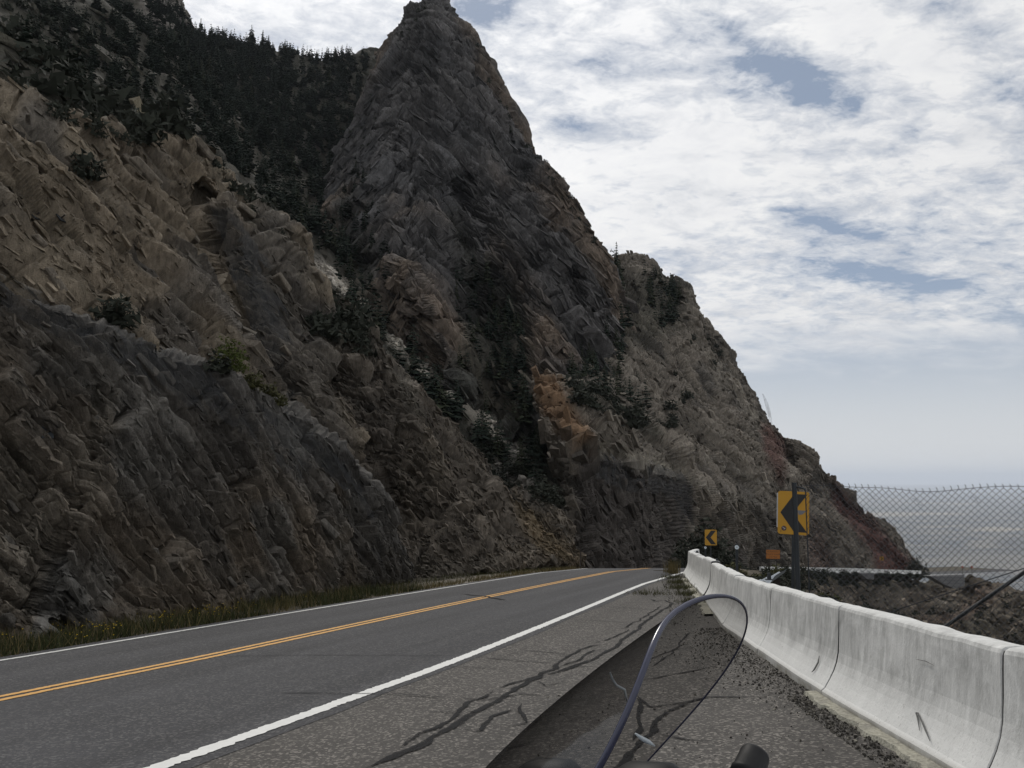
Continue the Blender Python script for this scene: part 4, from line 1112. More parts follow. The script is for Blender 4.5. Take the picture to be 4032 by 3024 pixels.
def gravel(name, n, ya, yb, o0, o1, lo, hi, cols, seed, dens=None, kind='stuff'):
    r = np.random.default_rng(seed)
    y = r.uniform(ya, yb, n); off = o0 + (o1 - o0) * r.random(n) ** 1.6 if dens is None else dens(r, y, n)
    x = np.interp(y, TQ[:, 1], TQ[:, 0]) + off
    sz = lo * (hi / lo) ** (r.random(n) ** 2.5)
    vv = CUBE[None] * (1 + r.uniform(-.4, .3, (n, 8, 3))) * (sz[:, None] * r.uniform(.7, 1.4, (n, 3)) * np.array([1, 1, .65]))[:, None, :]
    vv = np.einsum('nij,nvj->nvi', rotmats(n, r, .8), vv) + np.stack([x, y, plane_z(x, y) + sz * .2], -1)[:, None, :]
    c = np.array(cols)[r.integers(0, len(cols), n)] * r.uniform(.7, 1.3, (n, 1))
    return mesh_obj(name, vv.reshape(-1, 3), (CF[None] + (np.arange(n) * 8)[:, None, None]).reshape(-1, 4), ROCK_NEAR, None, np.repeat(c, 8, 0), False, kind)
GC = [(0.06, 0.056, 0.05), (0.045, 0.042, 0.038), (0.09, 0.083, 0.072), (0.15, 0.14, 0.12)]
gravel('gravel', 3800, 6.6, 14.5, 0, 0, .004, .02, GC, 311, lambda r, y, n: 0.02 - np.abs(r.normal(0, 1, n)) * np.interp(y, [6.6, 9, 12, 14.5], [.05, .32, .55, .25]))
gravel('gravel', 1500, 2.6, 8.5, -.3, -.08, .005, .025, GC, 312)
gravel('gravel', 260, 3.0, 9, -2.6, -.2, .006, .018, GC, 313)
gravel('gravel', 900, 15, 33, -.8, -.1, .006, .025, GC, 314)

# reflectors clamped on top of the barrier
def reflector(px, py, w, h, label, name='barrier_reflector'):
    z = plane_z(px, py) + 0.86
    t = thing(name, label, 'reflector', (px, py, z), (0, 0, -0.1), 'reflectors on top of the near barrier')
    mb = MB(); mb.box((0, 0, .006), (w * 2.0, .09, .012)); mb.build('base', M_DARKMETAL, t)
    mb = MB(); mb.prism([(-w / 2, 0), (w / 2, 0), (w / 2, h * .8), (w * .3, h), (-w * .3, h), (-w / 2, h * .8)], (0, .012, .012), (1, 0, 0), (0, 0, 1), (0, -1, 0), .024); mb.build('housing', M_DARKMETAL, t)
    return t
def top_at(y): return np.interp(y, TQ[:, 1], TQ[:, 0]) + 0.36
reflector(top_at(4.9) + .03, 4.9, .075, .105, 'dark reflector on the barrier top at the right edge of the view')
reflector(top_at(12.6) + .1, 12.6, .055, .085, 'grey reflector on the barrier top just left of the fence post')
reflector(top_at(20.5), 20.5, .05, .06, 'small dark reflector on the raised step of the barrier top')
reflector(top_at(28.4), 28.4, .06, .06, 'small dark reflector nearest the far end of the barrier')

# ------------------------------------------------------------------ chain-link wing fence
def fence():
    a = np.array([4.265, 13.05]); b = np.array([6.95, 11.35])
    t = thing('chain_link_fence', 'chain-link fence panel with one tall end post and a slanting brace, beyond the barrier', 'fence', (a[0], a[1], plane_z(*a) - .2))
    base = Vector((a[0], a[1], plane_z(*a) - .2)); L = float(np.hypot(*(b - a))); ex = Vector((*(b - a) / L, 0)); top = EYE - .085 - base.z
    mb = MB(); mb.tube([(0, 0, -.3), (0, 0, top + .02)], .037, 12); mb.build('end_post', M_DARKMETAL, t)
    mb = MB(); mb.tube([(0, 0, top + .02), (0, 0, top + .028)], [.041, .041], 12); mb.build('post_cap', M_DARKMETAL, t)
    mb = MB(); mb.tube([Vector((0, 0, top - .05)), ex * .055 + Vector((0, 0, top - .04)), ex * .14 + Vector((0, 0, top - .06)), ex * .17 + Vector((0, 0, top - .10))], .016, 6); mb.build('rail_clamp', M_DARKMETAL, t)
    mb = MB(); mb.tube([ex * .16 + Vector((0, 0, top - .06)), ex * .165 + Vector((0, 0, .1))], .009, 6); mb.build('tension_bar', M_DARKMETAL, t)
    for zz in (.78, .35):
        mb = MB(); mb.tube([(0, 0, zz - .02), (0, 0, zz + .02)], .045, 12); mb.tube([Vector((0, 0, zz)), ex * .17 + Vector((0, 0, zz))], .009, 6); mb.build('brace_band', M_DARKMETAL, t)
    # woven mesh: every zigzag wire is real, joined as one fabric
    d = .0445; r = np.random.default_rng(5); mb = MB(); zt = top - .045
    nw = int((L - .16) / d); bot = .02
    for i in range(nw):
        x0 = .165 + i * d; pts = []
        sag = lambda x: -.05 * math.exp(-((x - 1.75) / .45) ** 2) + .012 * math.sin(x * 3.1)
        nz = int((zt - bot) / d)
        for k in range(nz + 1):
            xx = x0 + (d if (k + i) % 2 else 0); s = 1 if (k + i) % 2 else -1
            off = Vector((ex.y, -ex.x, 0)) * (.004 * s)
            pts.append(ex * xx + off + Vector((0, 0, zt + sag(xx) - k * d)))
        if i % 2: pts = [pts[0] + Vector((0, 0, .055)) + ex * (-.014), pts[0] + Vector((0, 0, .03))] + pts
        mb.tube(pts, .0046, 3, False)
    mb.build('mesh_fabric', M_WIRE, t, False, 'stuff')
    mb = MB(); mb.tube([ex * x + Vector((0, 0, zt + .02 - .075 * math.exp(-((x - 1.75) / .45) ** 2) + .01 * math.sin(x * 5))) for x in np.linspace(.1, L, 40)], .0034, 4); mb.build('top_wire', M_WIRE, t)
    for q in ((1.02, -.06), (1.62, -.14), (2.35, -.1)):
        mb = MB(); mb.tube([ex * (q[0] + dx) + Vector((.0, -.01, zt + q[1] + dz)) for dx, dz in ((0, 0), (.05, -.03), (.08, -.09), (.12, -.1))], .0025, 4); mb.build('tie_wire', M_WIRE, t)
    p0 = Vector(P(2300, 1176, 11.2)); p1 = Vector(P(2038, 1356, 12.2))
    mb = MB(); mb.tube([p0 - base, p1 - base, p1 - base + (p1 - p0) * .25], .026, 10); mb.build('brace_pipe', M_DARKMETAL, t)
    p0 = Vector(P(2260, 1212, 11.25)); p1 = Vector(P(1880, 1336, 12.7))
    mb = MB(); mb.tube([p0 - base, p1 - base], .007, 6); mb.build('truss_rod', M_WIRE, t)
    # far post of the panel, at the other end
    mb = MB(); mb.tube([ex * (L + .1) + Vector((0, 0, -2)), ex * (L + .1) + Vector((0, 0, top))], .037, 12); mb.build('line_post', M_DARKMETAL, t)
fence()

# ------------------------------------------------------------------ signs
def rounded(w, h, r, n=5):
    pts = []
    for cx, cy, a0 in ((w / 2 - r, -h / 2 + r, -90), (w / 2 - r, h / 2 - r, 0), (-w / 2 + r, h / 2 - r, 90), (-w / 2 + r, -h / 2 + r, 180)):
        for k in range(n + 1):
            a = R(a0 + 90 * k / n); pts.append((cx + r * math.cos(a), cy + r * math.sin(a)))
    return pts
def chevron_pts(w, h, s=-1):
    # one arrowhead pointing to -x
    return [(s * .42 * w, 0), (s * -.02 * w, .44 * h), (s * -.44 * w, .44 * h), (s * 0.02 * w, 0), (s * -.44 * w, -.44 * h), (s * -.02 * w, -.44 * h)]
def chevron(name, loc, yaw, w, h, post_down, label, detail=False, s=-1, tilt=0.0, roll=0.0):
    t = thing(name, label, 'road sign', loc, (tilt, roll, yaw), 'chevron signs along the bend')
    mb = MB(); mb.prism(rounded(w, h, .045), (0, 0, 0), (1, 0, 0), (0, 0, 1), (0, 1, 0), .004); mb.build('panel', M_SIGNY, t)
    mb = MB(); c = chevron_pts(w, h, s); mb.add([(x, -.003, z) for x, z in c], [(0, 1, 2, 3) if s < 0 else (3, 2, 1, 0), (0, 3, 4, 5) if s < 0 else (5, 4, 3, 0)]); mb.build('chevron', M_SIGNB, t)
    mb = MB(); mb.prism(rounded(w * .98, h * .98, .045), (0, .005, 0), (1, 0, 0), (0, 0, 1), (0, 1, 0), .001); mb.build('back_plate', M_SIGNBACK, t)
    mb = MB(); z0 = -h / 2 - post_down
    mb.box((0, .035, (z0 + h * .4) / 2), (.055, .045, h * .4 - z0)); mb.build('post', M_DARKMETAL, t)
    if detail:
        mb = MB(); mb.disc((-w * .30, -.004, -h * .365), (0, 1, 0), .046, .003, 18); st = mb.build('sticker', M_STICKER, t)
        mb = MB(); mb.box((-w * .31, -.0065, -h * .355), (.05, .002, .010), Matrix.Rotation(R(35), 3, 'Y')); mb.box((-w * .28, -.0065, -h * .375), (.035, .002, .012), Matrix.Rotation(R(-40), 3, 'Y')); mb.build('sticker_print', M_SIGNBACK, st)
        # torn scrap of an old sticker on the black arrow
        mb = MB(); mb.add([(.12 * w - .02, -.0045, .055), (.42 * w, -.0045, .05), (.36 * w, -.0045, .02), (.28 * w, -.0045, -.02), (.17 * w, -.0045, -.03), (.14 * w, -.0045, .02)], [(5, 4, 3, 2, 1, 0)]); mb.build('torn_sticker', M_STICKGREY, t)
        text('panel_number', '2', t, (-w * .40, -.004, -h * .44), .05, M_SIGNB)
        mb = MB(); mb.prism([(0, 0), (.022, 0), (.022, h * .80), (0, h * .80)], (-w / 2 - .022, .006, -h / 2 + .12), (1, 0, 0), (0, 0, 1), (0, 1, 0), .003); mb.build('edge_strip', M_SIGNBACK, t)
    return t
def text(name, body, parent, loc, size, mat, align='CENTER'):
    cu = bpy.data.curves.new(name, 'FONT'); cu.body = body; cu.size = size; cu.align_x = align; cu.align_y = 'CENTER'; cu.extrude = 0.0005
    o = bpy.data.objects.new(name, cu); COL.objects.link(o)
    bpy.context.view_layer.update()
    dg = bpy.context.evaluated_depsgraph_get(); me = bpy.data.meshes.new_from_object(o.evaluated_get(dg))
    bpy.data.objects.remove(o); bpy.data.curves.remove(cu)
    me.materials.clear(); me.materials.append(mat)
    o = link(name, me, parent); o.location = loc; o.rotation_euler = (math.pi / 2, 0, 0)
    return o
p = P(1714, 1108, 16.0)
chevron('chevron_sign', p, R(-20), .55, .79, 1.6, 'large yellow chevron sign with a round sticker, behind the tall fence post', True, -1, 0, R(2.5))
p = P(1535.5, 1161, 43.5)
chevron('chevron_sign', p, R(4), .61, .775, 1.3, 'smaller clean yellow chevron sign in front of the dark bush', False, -1, 0, R(1))
p = P(1904.5, 1206.5, 183)
chevron('chevron_sign', p, R(-20), .72, .80, 1.4, 'tiny yellow chevron sign pointing right before the dark red slope', False, 1)
def text_sign():
    p = P(1670, 1197.5, 72)
    t = thing('warning_sign', 'orange three-line warning sign on two dark legs among shrubs', 'road sign', p, (0, R(2), R(6)))
    w, h = 1.22, .76
    mb = MB(); mb.prism(rounded(w, h, .05), (0, 0, 0), (1, 0, 0), (0, 0, 1), (0, 1, 0), .006); mb.build('panel', M_SIGNO, t)
    mb = MB(); hw, hh = w / 2 - .02, h / 2 - .02
    for c, d in (((0, -.004, hh), (2 * hw, .003, .022)), ((0, -.004, -hh), (2 * hw, .003, .022)), ((hw, -.004, 0), (.022, .003, 2 * hh - .024)), ((-hw, -.004, 0), (.022, .003, 2 * hh - .024))): mb.box(c, d)
    mb.build('border', M_SIGNB, t)
    for k, s in enumerate(('RUNAWAY', 'TRUCK RAMP', '1/2 MILE')):
        text('lettering', s, t, (0, -.004, .21 - .215 * k), .20, M_SIGNB)['kind'] = 'stuff'
    for x in (-.33, .33):
        mb = MB(); mb.box((x, .05, -.75), (.07, .07, 2.0)); mb.build('leg', M_RUST, t)
text_sign()
def delineator(p, down, r, label, post=True):
    t = thing('delineator', label, 'road marker', p, (0, 0, 0), 'round white road markers beyond the barrier')
    mb = MB(); mb.disc((0, -.03, 0), (0, 1, 0), r, .012, 22); mb.build('reflector_disc', M_REFL, t)
    mb = MB(); mb.disc((0, -.0375, 0), (0, 1, 0), r * .45, .004, 16); mb.build('reflector_ring', M_SIGNBACK, t)
    mb = MB(); mb.box((0, 0, (r * 1.5 - down) / 2), (r * 1.15, .04, down + r * 1.5)); mb.build('post', M_DARKMETAL, t)
delineator(P(1591, 1182, 25), 1.5, .06, 'round white marker on a dark post, right of the dark bush')
delineator(P(1523.5, 1183, 43.0), 1.2, .058, 'small round white marker under the smaller chevron sign')
for (u, v, y, lab) in ((2079, 1225, 188, 'tiny red marker farther left on the ravine rim'), (2099, 1225, 184, 'tiny red marker farther right on the ravine rim')):
    t = thing('rim_marker', lab, 'road marker', P(u, v, y), (0, 0, 0), 'red markers on the ravine rim')
    mb = MB(); mb.prism([(-.3, 0), (0, -.3), (.3, 0), (0, .3)], (0, 0, 0), (1, 0, 0), (0, 0, 1), (0, 1, 0), .01); mb.build('panel', simple('sign_red', (.28, .05, .02), .5), t)
    mb = MB(); mb.box((0, .04, -.8), (.08, .05, 1.8)); mb.build('post', M_RUST, t)
# thin leaning stake by the roadside
for (u, v, lab, ln) in ((1272, 1224, 'thin dark stake upright at the outer road edge', 1.1), (1190 / 1, 1246, '', 0)):
    if ln:
        g = ground_hit(u, v); t = MB(); t.tube([(0, 0, -.1), (.01, 0, ln)], .022, 6); o = t.build('roadside_stake', M_RUST); o.location = (g[0] - .4, g[1], g[2]); tag(o, lab, 'stake')
g = ground_hit(1000, 1294); t = MB(); t.tube([(.16, 0, -.1), (-.05, 0, .33)], .014, 6); o = t.build('roadside_stake', M_RUST); o.location = (P(1011, 1295, 27.4)); tag(o, 'short dark stick leaning out of the roadside weeds', 'stake')

# galvanised guardrail beam lying behind the barrier
def guardrail():
    a = Vector(P(1634, 1266, 15.5)); b = Vector(P(1672, 1243, 21.5)); d = (b - a); ln = d.length; ey = d.normalized(); ex = ey.cross(Vector((0, 0, 1))).normalized(); ez = ex.cross(ey)
    t = thing('guardrail_end', 'corrugated grey steel guardrail beam lying behind the barrier', 'guardrail', a)
    prof = [(-.33 + .66 * k / 48, .045 * math.cos(k / 48 * 2 * math.pi * 3.0)) for k in range(49)]
    v = []; f = []
    for j in range(2):
        for th in (0, -.006):
            v += [ey * (ln * j) + ex * x + ez * (z * 1.0 + th + x * .45) for x, z in prof]
    n = len(prof)
    for k in range(n - 1):
        f += [(k, k + 1, 2 * n + k + 1, 2 * n + k), (n + k + 1, n + k, 3 * n + k, 3 * n + k + 1), (k + 1, k, n + k, n + k + 1), (2 * n + k, 2 * n + k + 1, 3 * n + k + 1, 3 * n + k)]
    mb = MB(); mb.add(v, f); mb.build('beam', M_GALV, t)
    for q in (.12, .85):
        mb = MB(); c = ey * (ln * q); mb.box(c + Vector((.1, 0, -.35)), (.12, .15, .6)); mb.build('support_block', M_RUST, t)
guardrail()
# concrete retaining walls under the far road
def retaining(u0, v0, u1, v1, y, poly, label):
    t = thing('retaining_wall', label, 'retaining wall', P((u0 + u1) / 2, v1, y), (0, 0, 0), 'retaining walls below the far road')
    o3 = P((u0 + u1) / 2, v1, y)
    rows = 5
    L = [P(u, v, y) - o3 for u, v in poly]
    mb = MB()
    n = len(L); v = [tuple(q) for q in L] + [tuple(q + np.array([0, 3.0, -.2])) for q in L]
    mb.add(v, [tuple(range(n)), tuple(range(2 * n - 1, n - 1, -1))] + [(i, n + i, n + (i + 1) % n, (i + 1) % n) for i in range(n)])
    mb.build('wall_face', simple('retaining_concrete', (.20, .20, .20), .85, 0, .25, .9), t)
    top = max(q[2] for q in L); bot = min(q[2] for q in L)
    for k in range(1, rows):
        z = bot + (top - bot) * k / rows
        xs = []
        for i in range(n):
            a, b = L[i], L[(i + 1) % n]
            if (a[2] - z) * (b[2] - z) < 0: xs.append(a[0] + (b[0] - a[0]) * (z - a[2]) / (b[2] - a[2]))
        if len(xs) >= 2:
            mb = MB(); mb.box(((min(xs) + max(xs)) / 2, -.06, z), (max(xs) - min(xs), .16, .10)); mb.build('wall_course', simple('retaining_course', (.14, .14, .145), .85), t)
retaining(2010, 1240, 2084, 1270, 168, [(2008, 1244), (2083, 1241), (2084, 1266), (2062, 1272), (2040, 1262)], 'larger grey retaining wall with a slanting foot, below the ravine rim')
retaining(1860, 1235, 1890, 1252, 158, [(1857, 1238), (1888, 1237), (1888, 1252), (1872, 1251)], 'smaller grey retaining wall, left of the larger one')

# ------------------------------------------------------------------ single blocks of rock standing out of the cuts
def rock_meshes(n, tone, mat):
    out = []
    for k in range(n):
        r = np.random.default_rng(900 + k)
        v = CUBE * np.array([1.9, .55, 1.1]) * (1 + r.uniform(-.3, .25, (8, 3)))
        bm_v = list(v); f = [tuple(q) for q in CF]
        me = bpy.data.meshes.new('rock'); me.from_pydata([tuple(x) for x in bm_v], [], f); me.update()
        import bmesh
        bm = bmesh.new(); bm.from_mesh(me)
        bmesh.ops.bevel(bm, geom=list(bm.edges), offset=.09, segments=1, affect='EDGES')
        bm.to_mesh(me); bm.free()
        a = me.attributes.new('tint', 'FLOAT_COLOR', 'POINT'); c = np.ones((len(me.vertices), 4), np.float32); c[:, :3] = np.array(tone) * r.uniform(.75, 1.25)
        a.data.foreach_set('color', c.ravel()); me.materials.append(mat); out.append(me)
    return out
def big_rocks(body, n, lo, hi, ang, seed, tone):
    b = BODIES[body]; r = np.random.default_rng(seed); ms = rock_meshes(6, tone, b['mat'])
    w = (b['front'] & (b['u'] > 0) & (b['u'] < 1300) & (b['v'] > 180)).astype(float); pick = r.choice(len(w), n, p=w / w.sum())
    ax = axes(ang, b['wall']); Rm = rotmats(n, r, .12)
    for q, i in enumerate(pick):
        s = lo * (hi / lo) ** (r.random() ** 1.8)
        m = Matrix((Rm[q] @ ax.T).tolist()).to_4x4() @ Matrix.Diagonal((s, s, s, 1)); m.translation = Vector(b['p'][i] + b['base_n'][i] * s * -.06)
        o = link('rock', ms[r.integers(0, 6)], b['obj']); o.matrix_world = m
big_rocks('A', 30, .15, .45, 48, 401, (0.115, 0.105, 0.092))
big_rocks('A2', 36, .25, .8, 40, 402, (0.165, 0.142, 0.114))
big_rocks('B', 36, .2, .6, 42, 403, (0.135, 0.118, 0.098))

# ------------------------------------------------------------------ wire nets and anchor plates
def net(body, poly, off, label, seed, soft=18):
    b = BODIES[body]; m, n = b['m'], b['ncol']
    msk = (polymask(b['u'], b['v'], poly, soft, seed, b['base'], 1.5 if body != 'E' else 6) > .5) & b['front']
    base = b['base'] + b['base_n'] * (off + off * .8 * vnoise(b['base'] / (off * 6), seed))[:, None] + b['base_n'] * np.clip(np.sum((b['p'] - b['base']) * b['base_n'], 1), 0, None)[:, None] * .85
    st = 2
    ii = np.arange(m * n).reshape(m, n)[::st, ::st]
    f = np.stack([ii[:-1, :-1], ii[:-1, 1:], ii[1:, 1:], ii[1:, :-1]], -1).reshape(-1, 4)
    f = f[msk[f].all(1)]
    if not len(f): return
    used, inv = np.unique(f, return_inverse=True)
    o = mesh_obj('rockfall_net', base[used], inv.reshape(-1, 4), M_NET, None, None, True)
    tag(o, label, 'rockfall net', None)
net('A', [(-20, 620), (200, 712), (440, 812), (620, 902), (720, 985), (810, 1100), (860, 1240), (840, 1262), (800, 1200), (740, 1040), (640, 1030), (420, 900), (240, 800), (100, 735), (-20, 690)], .05, 'dark wire net draped over the top and end of the nearest rock cut', 501)
net('A2', [(452, 440), (490, 440), (525, 520), (565, 620), (605, 720), (660, 840), (730, 960), (700, 990), (640, 890), (560, 790), (505, 640), (465, 520)], .08, 'narrow strip of dark wire net hanging down the gully above the bench', 502, 10)
net('E', [(1240, 978), (1330, 990), (1450, 1018), (1505, 1050), (1495, 1130), (1480, 1200), (1460, 1150), (1440, 1080), (1340, 1050), (1240, 1040)], .2, 'dark wire net along the top of the far road cut', 503, 10)
def loose_net():
    pts = [[(1646, 850), (1649, 851), (1650, 853)], [(1651, 868), (1656, 866), (1659, 870)], [(1656, 888), (1661, 886), (1665, 890)], [(1662, 908), (1666, 908), (1668, 912)], [(1668, 928), (1670, 928), (1671, 932)]]
    v = []; r = np.random.default_rng(4)
    for i, row in enumerate(pts):
        for j, (u, w) in enumerate(row): v.append(P(u, w, 216 - 1.5 * j + r.uniform(-1, 1)))
    f = [(i * 3 + j, i * 3 + j + 1, i * 3 + j + 4, i * 3 + j + 3) for i in range(4) for j in range(2)]
    tag(mesh_obj('rockfall_net', np.array(v), f, M_NET, None, None, True), 'thin loose net flapping off the ridge against the sky', 'rockfall net')
loose_net()
for k, (u, v, bd, lab) in enumerate(((72, 470, 'A2', 'dark anchor plate on the pale slab, leftmost of the upper ones'), (128, 474, 'A2', 'dark anchor plate on the pale slab, right of the leftmost'), (176, 527, 'A2', 'dark anchor plate on the pale slab in the middle'), (236, 549, 'A2', 'dark anchor plate at the right end of the pale slab'), (99, 936, 'A', 'dark anchor plate on the lower cut, near the left edge'), (304, 1085, 'A', 'dark anchor plate on the lower cut below the bench bushes'))):
    b = BODIES[bd]; d = np.hypot(b['u'] - u, b['v'] - v) + 1e3 * (~b['front']); i = int(np.argmin(d))
    t = thing('anchor_plate', lab, 'anchor plate', b['p'][i] + b['base_n'][i] * .06, (0, 0, 0), 'anchor plates bolted to the rock')
    q = Vector(b['base_n'][i]).to_track_quat('Z', 'Y'); t.rotation_euler = q.to_euler()
    mb = MB(); mb.box((0, 0, 0), (.24, .24, .03)); mb.build('plate', M_DARKMETAL, t)
    mb = MB(); mb.tube([(0, 0, .0), (0, 0, .16)], .022, 6); mb.build('bolt', M_RUST, t)

# ------------------------------------------------------------------ trees and shrubs
def conifer(seed, levels, per, lean=0.0):
    """crown of drooping sprays and a tapered trunk, one metre tall; returns (trunk MB, crown verts, faces)"""
    r = np.random.default_rng(seed); V = []; Fc = []
    gapl = r.uniform(0, 1, levels)
    for k in range(levels):
        t = (k + .5) / levels; z = .06 + .93 * t
        rad = (.235 * (1 - t) ** .8 + .02) * r.uniform(.6, 1.25)
        if gapl[k] < .10: rad *= .5
        n = max(3, int(per * (1 - .6 * t)))
        a0 = r.uniform(0, 6.28)
        for q in range(n):
            a = a0 + 6.283 * q / n + r.uniform(-.35, .35); L = rad * r.uniform(.6, 1.2); dr = r.uniform(-.25, .35) * L
            d = np.array([math.cos(a), math.sin(a), 0]); s = np.array([-d[1], d[0], 0])
            c0 = np.array([lean * z, 0, z]) ; w = L * r.uniform(.28, .5)
            tip = c0 + d * L + np.array([0, 0, -dr])
            mid = c0 + d * L * .55 + np.array([0, 0, -dr * .3 + .02])
            i = len(V)
            V += [c0 + np.array([0, 0, .02]), mid + s * w + np.array([0, 0, r.uniform(-.02, .03)]), tip, mid - s * w + np.array([0, 0, r.uniform(-.02, .03)]), mid + np.array([0, 0, r.uniform(.015, .05)])]
            Fc += [(i, i + 1, i + 4), (i + 1, i + 2, i + 4), (i + 2, i + 3, i + 4), (i + 3, i, i + 4)]
    i = len(V); V += [np.array([lean, .012, .97]), np.array([lean, -.012, .97]), np.array([lean, 0, 1.05])]; Fc.append((i, i + 1, i + 2))
    tr = MB(); tr.tube([(0, 0, -.06), (0, 0, .05), (lean * .5, 0, .5), (lean * .95, 0, .95)], [.022, .018, .011, .003], 5)
    return tr, np.array(V), np.array(Fc)
CON = []
for k in range(5):
    tr, V, Fc = conifer(600 + k, (13, 12, 10, 14, 11)[k], (8, 8, 9, 7, 8)[k], (0, .03, -.04, .02, 0)[k])
    tm = tr.mesh('trunk', M_BARK)
    cm = bpy.data.meshes.new('crown'); cm.from_pydata(V.tolist(), [], Fc.tolist()); cm.update(); cm.materials.append(M_NEEDLE if k % 2 == 0 else M_NEEDLE2)
    nv = len(V); tv = np.array(tr.v); whole = bpy.data.meshes.new('pine_tree')
    whole.from_pydata(V.tolist() + tv.tolist(), [], [tuple(q) for q in Fc.tolist()] + [tuple(i + nv for i in q) for q in tr.f]); whole.update()
    whole.materials.append(M_NEEDLE if k % 2 == 0 else M_NEEDLE2); whole.materials.append(M_BARK)
    mi = [0] * len(Fc) + [1] * len(tr.f); whole.polygons.foreach_set('material_index', mi)
    CON.append((tm, cm, whole))
LOW = [conifer(650 + k, 7, 6)[1:] for k in range(4)]
def pick_on(body, poly, n, seed, margin=0):
    b = BODIES[body]; r = np.random.default_rng(seed)
    ok = inpoly(b['u'], b['v'], poly) & b['front']
    if body == 'C':
        for k_, t_ in enumerate(TALUS): ok &= ((polymask(b['u'], b['v'], t_, 10) < .5) & (polymask(b['u'], b['v'] - 22, t_, 10) < .5)) | (r.random(len(ok)) < (.05 if k_ < 3 else .25))
    ok = np.where(ok)[0]
    if not len(ok): return []
    # even out density over ground area seen in the picture
    return [b['p'][i] for i in r.choice(ok, min(n, len(ok)), replace=False)]
def tree(p, h, wide, k, label, group, parts=True, rz=0.0):
    tm, cm, whole = CON[k % 5]
    if parts:
        o = link('pine_tree', tm); c = link('crown', cm, o)
    else:
        o = link('pine_tree', whole)
    o.location = p; o.scale = (h * wide, h * wide, h); o.rotation_euler = (0, 0, rz)
    return tag(o, label, 'tree', group)
TR = random.Random(77)
far_forest = []
def grove(body, poly, n, lo, hi, seed, label, group, parts=False, wide=(.9, 1.4), stuff=0):
    for p in pick_on(body, poly, n, seed):
        tree(p + np.array([0, 0, -.1]), TR.uniform(lo, hi) * (min(1, max(.35, p[1] / 210)) if lo > 4 else 1), TR.uniform(*wide), TR.randrange(5), label, group, parts, TR.uniform(0, 6.28))
    for p in pick_on(body, poly, stuff, seed + 1): far_forest.append((p, TR.uniform(lo * .7, hi * .9) * (min(1, max(.35, p[1] / 210)) if lo > 4 else 1), TR.uniform(*wide)))
grove('C', [(60, 20), (380, 20), (420, 75), (560, 100), (800, 125), (770, 250), (720, 400), (660, 540), (560, 420), (430, 300), (250, 240), (120, 200), (40, 120)], 70, 4.5, 7.5, 701, 'dark conifer in the dense forest of the high bowl', 'conifers in the high bowl', False, (.9, 1.4), 2300)
grove('C', [(640, 500), (720, 480), (770, 610), (860, 700), (1000, 830), (1160, 960), (1170, 1070), (1060, 1000), (920, 880), (860, 800), (760, 690), (660, 570)], 95, 3.0, 6.2, 702, 'dark conifer in the gully between the broken rib and the peak', 'conifers in the gully', True, (1.0, 1.6), 130)
grove('D', [(985, 520), (1050, 600), (1130, 740), (1150, 920), (1010, 950), (985, 760)], 50, 2.6, 5.0, 703, 'dark conifer in the cleft down the middle of the peak', 'conifers in the cleft of the peak', True, (.9, 1.4), 90)
grove('D', [(770, 330), (830, 480), (870, 700), (760, 720), (690, 570)], 25, 2.2, 4.4, 704, 'dark conifer on the shaded left flank of the peak', 'conifers on the left flank of the peak', False, (1, 1.5), 90)
grove('E', [(1302, 590), (1340, 580), (1362, 720), (1345, 770), (1310, 750)], 18, 5.5, 9, 705, 'dark conifer in the tall clump beside the right edge of the peak', 'conifers in the clump beside the peak', True, (.8, 1.1), 14)
grove('E', [(1385, 590), (1480, 640), (1475, 700), (1410, 720)], 18, 3.5, 6, 706, 'dark conifer just below the jagged far crest', 'conifers below the far crest', False, (.9, 1.3), 24)
grove('E', [(1190, 740), (1250, 740), (1330, 760), (1400, 830), (1440, 900), (1340, 880), (1230, 830)], 26, 2.6, 4.6, 707, 'dark conifer on the scree slope above the orange outcrop', 'conifers above the orange outcrop', False, (.9, 1.4), 40)
SKY = [(438, 5), (447, 3.2), (484, 5.0), (500, 3.0), (543, 7.2), (552, 4.5), (572, 6.6), (584, 5), (597, 3), (626, 4.8), (640, 3.4), (690, 4.0), (704, 5.6), (720, 5.0), (734, 5.4), (748, 3.2), (357, 4.0), (369, 3.0), (520, 3.0), (610, 3.6)]
bC = BODIES['C']
for k, (u, h) in enumerate(SKY):
    i = np.where(bC['front'] & (np.abs(bC['u'] - u) < 6) & (bC['base'][:, 1] > 200))[0]
    i = i[np.argmin(bC['v'][i])]
    tree(bC['p'][i] + np.array([0, 0, -.5]), h * 1.15, TR.uniform(.9, 1.4), k, 'small dark conifer silhouetted on the skyline left of the peak', 'conifers on the skyline', False, k * 1.3)
# the rest of the forest as one mass
V = []; Fc = []; o_ = 0
for k, (p, h, w) in enumerate(far_forest):
    lv, lf = LOW[k % 4]; a = TR.uniform(0, 6.28); c, s = math.cos(a), math.sin(a)
    q = lv @ np.array([[c, s, 0], [-s, c, 0], [0, 0, 1]]) * np.array([h * w * 1.2, h * w * 1.2, h]); V.append(q + p + np.array([0, 0, -.1])); Fc.append(lf + o_); o_ += len(lv)
mesh_obj('forest', np.concatenate(V), np.concatenate(Fc), M_NEEDLE, None, None, False, 'stuff')

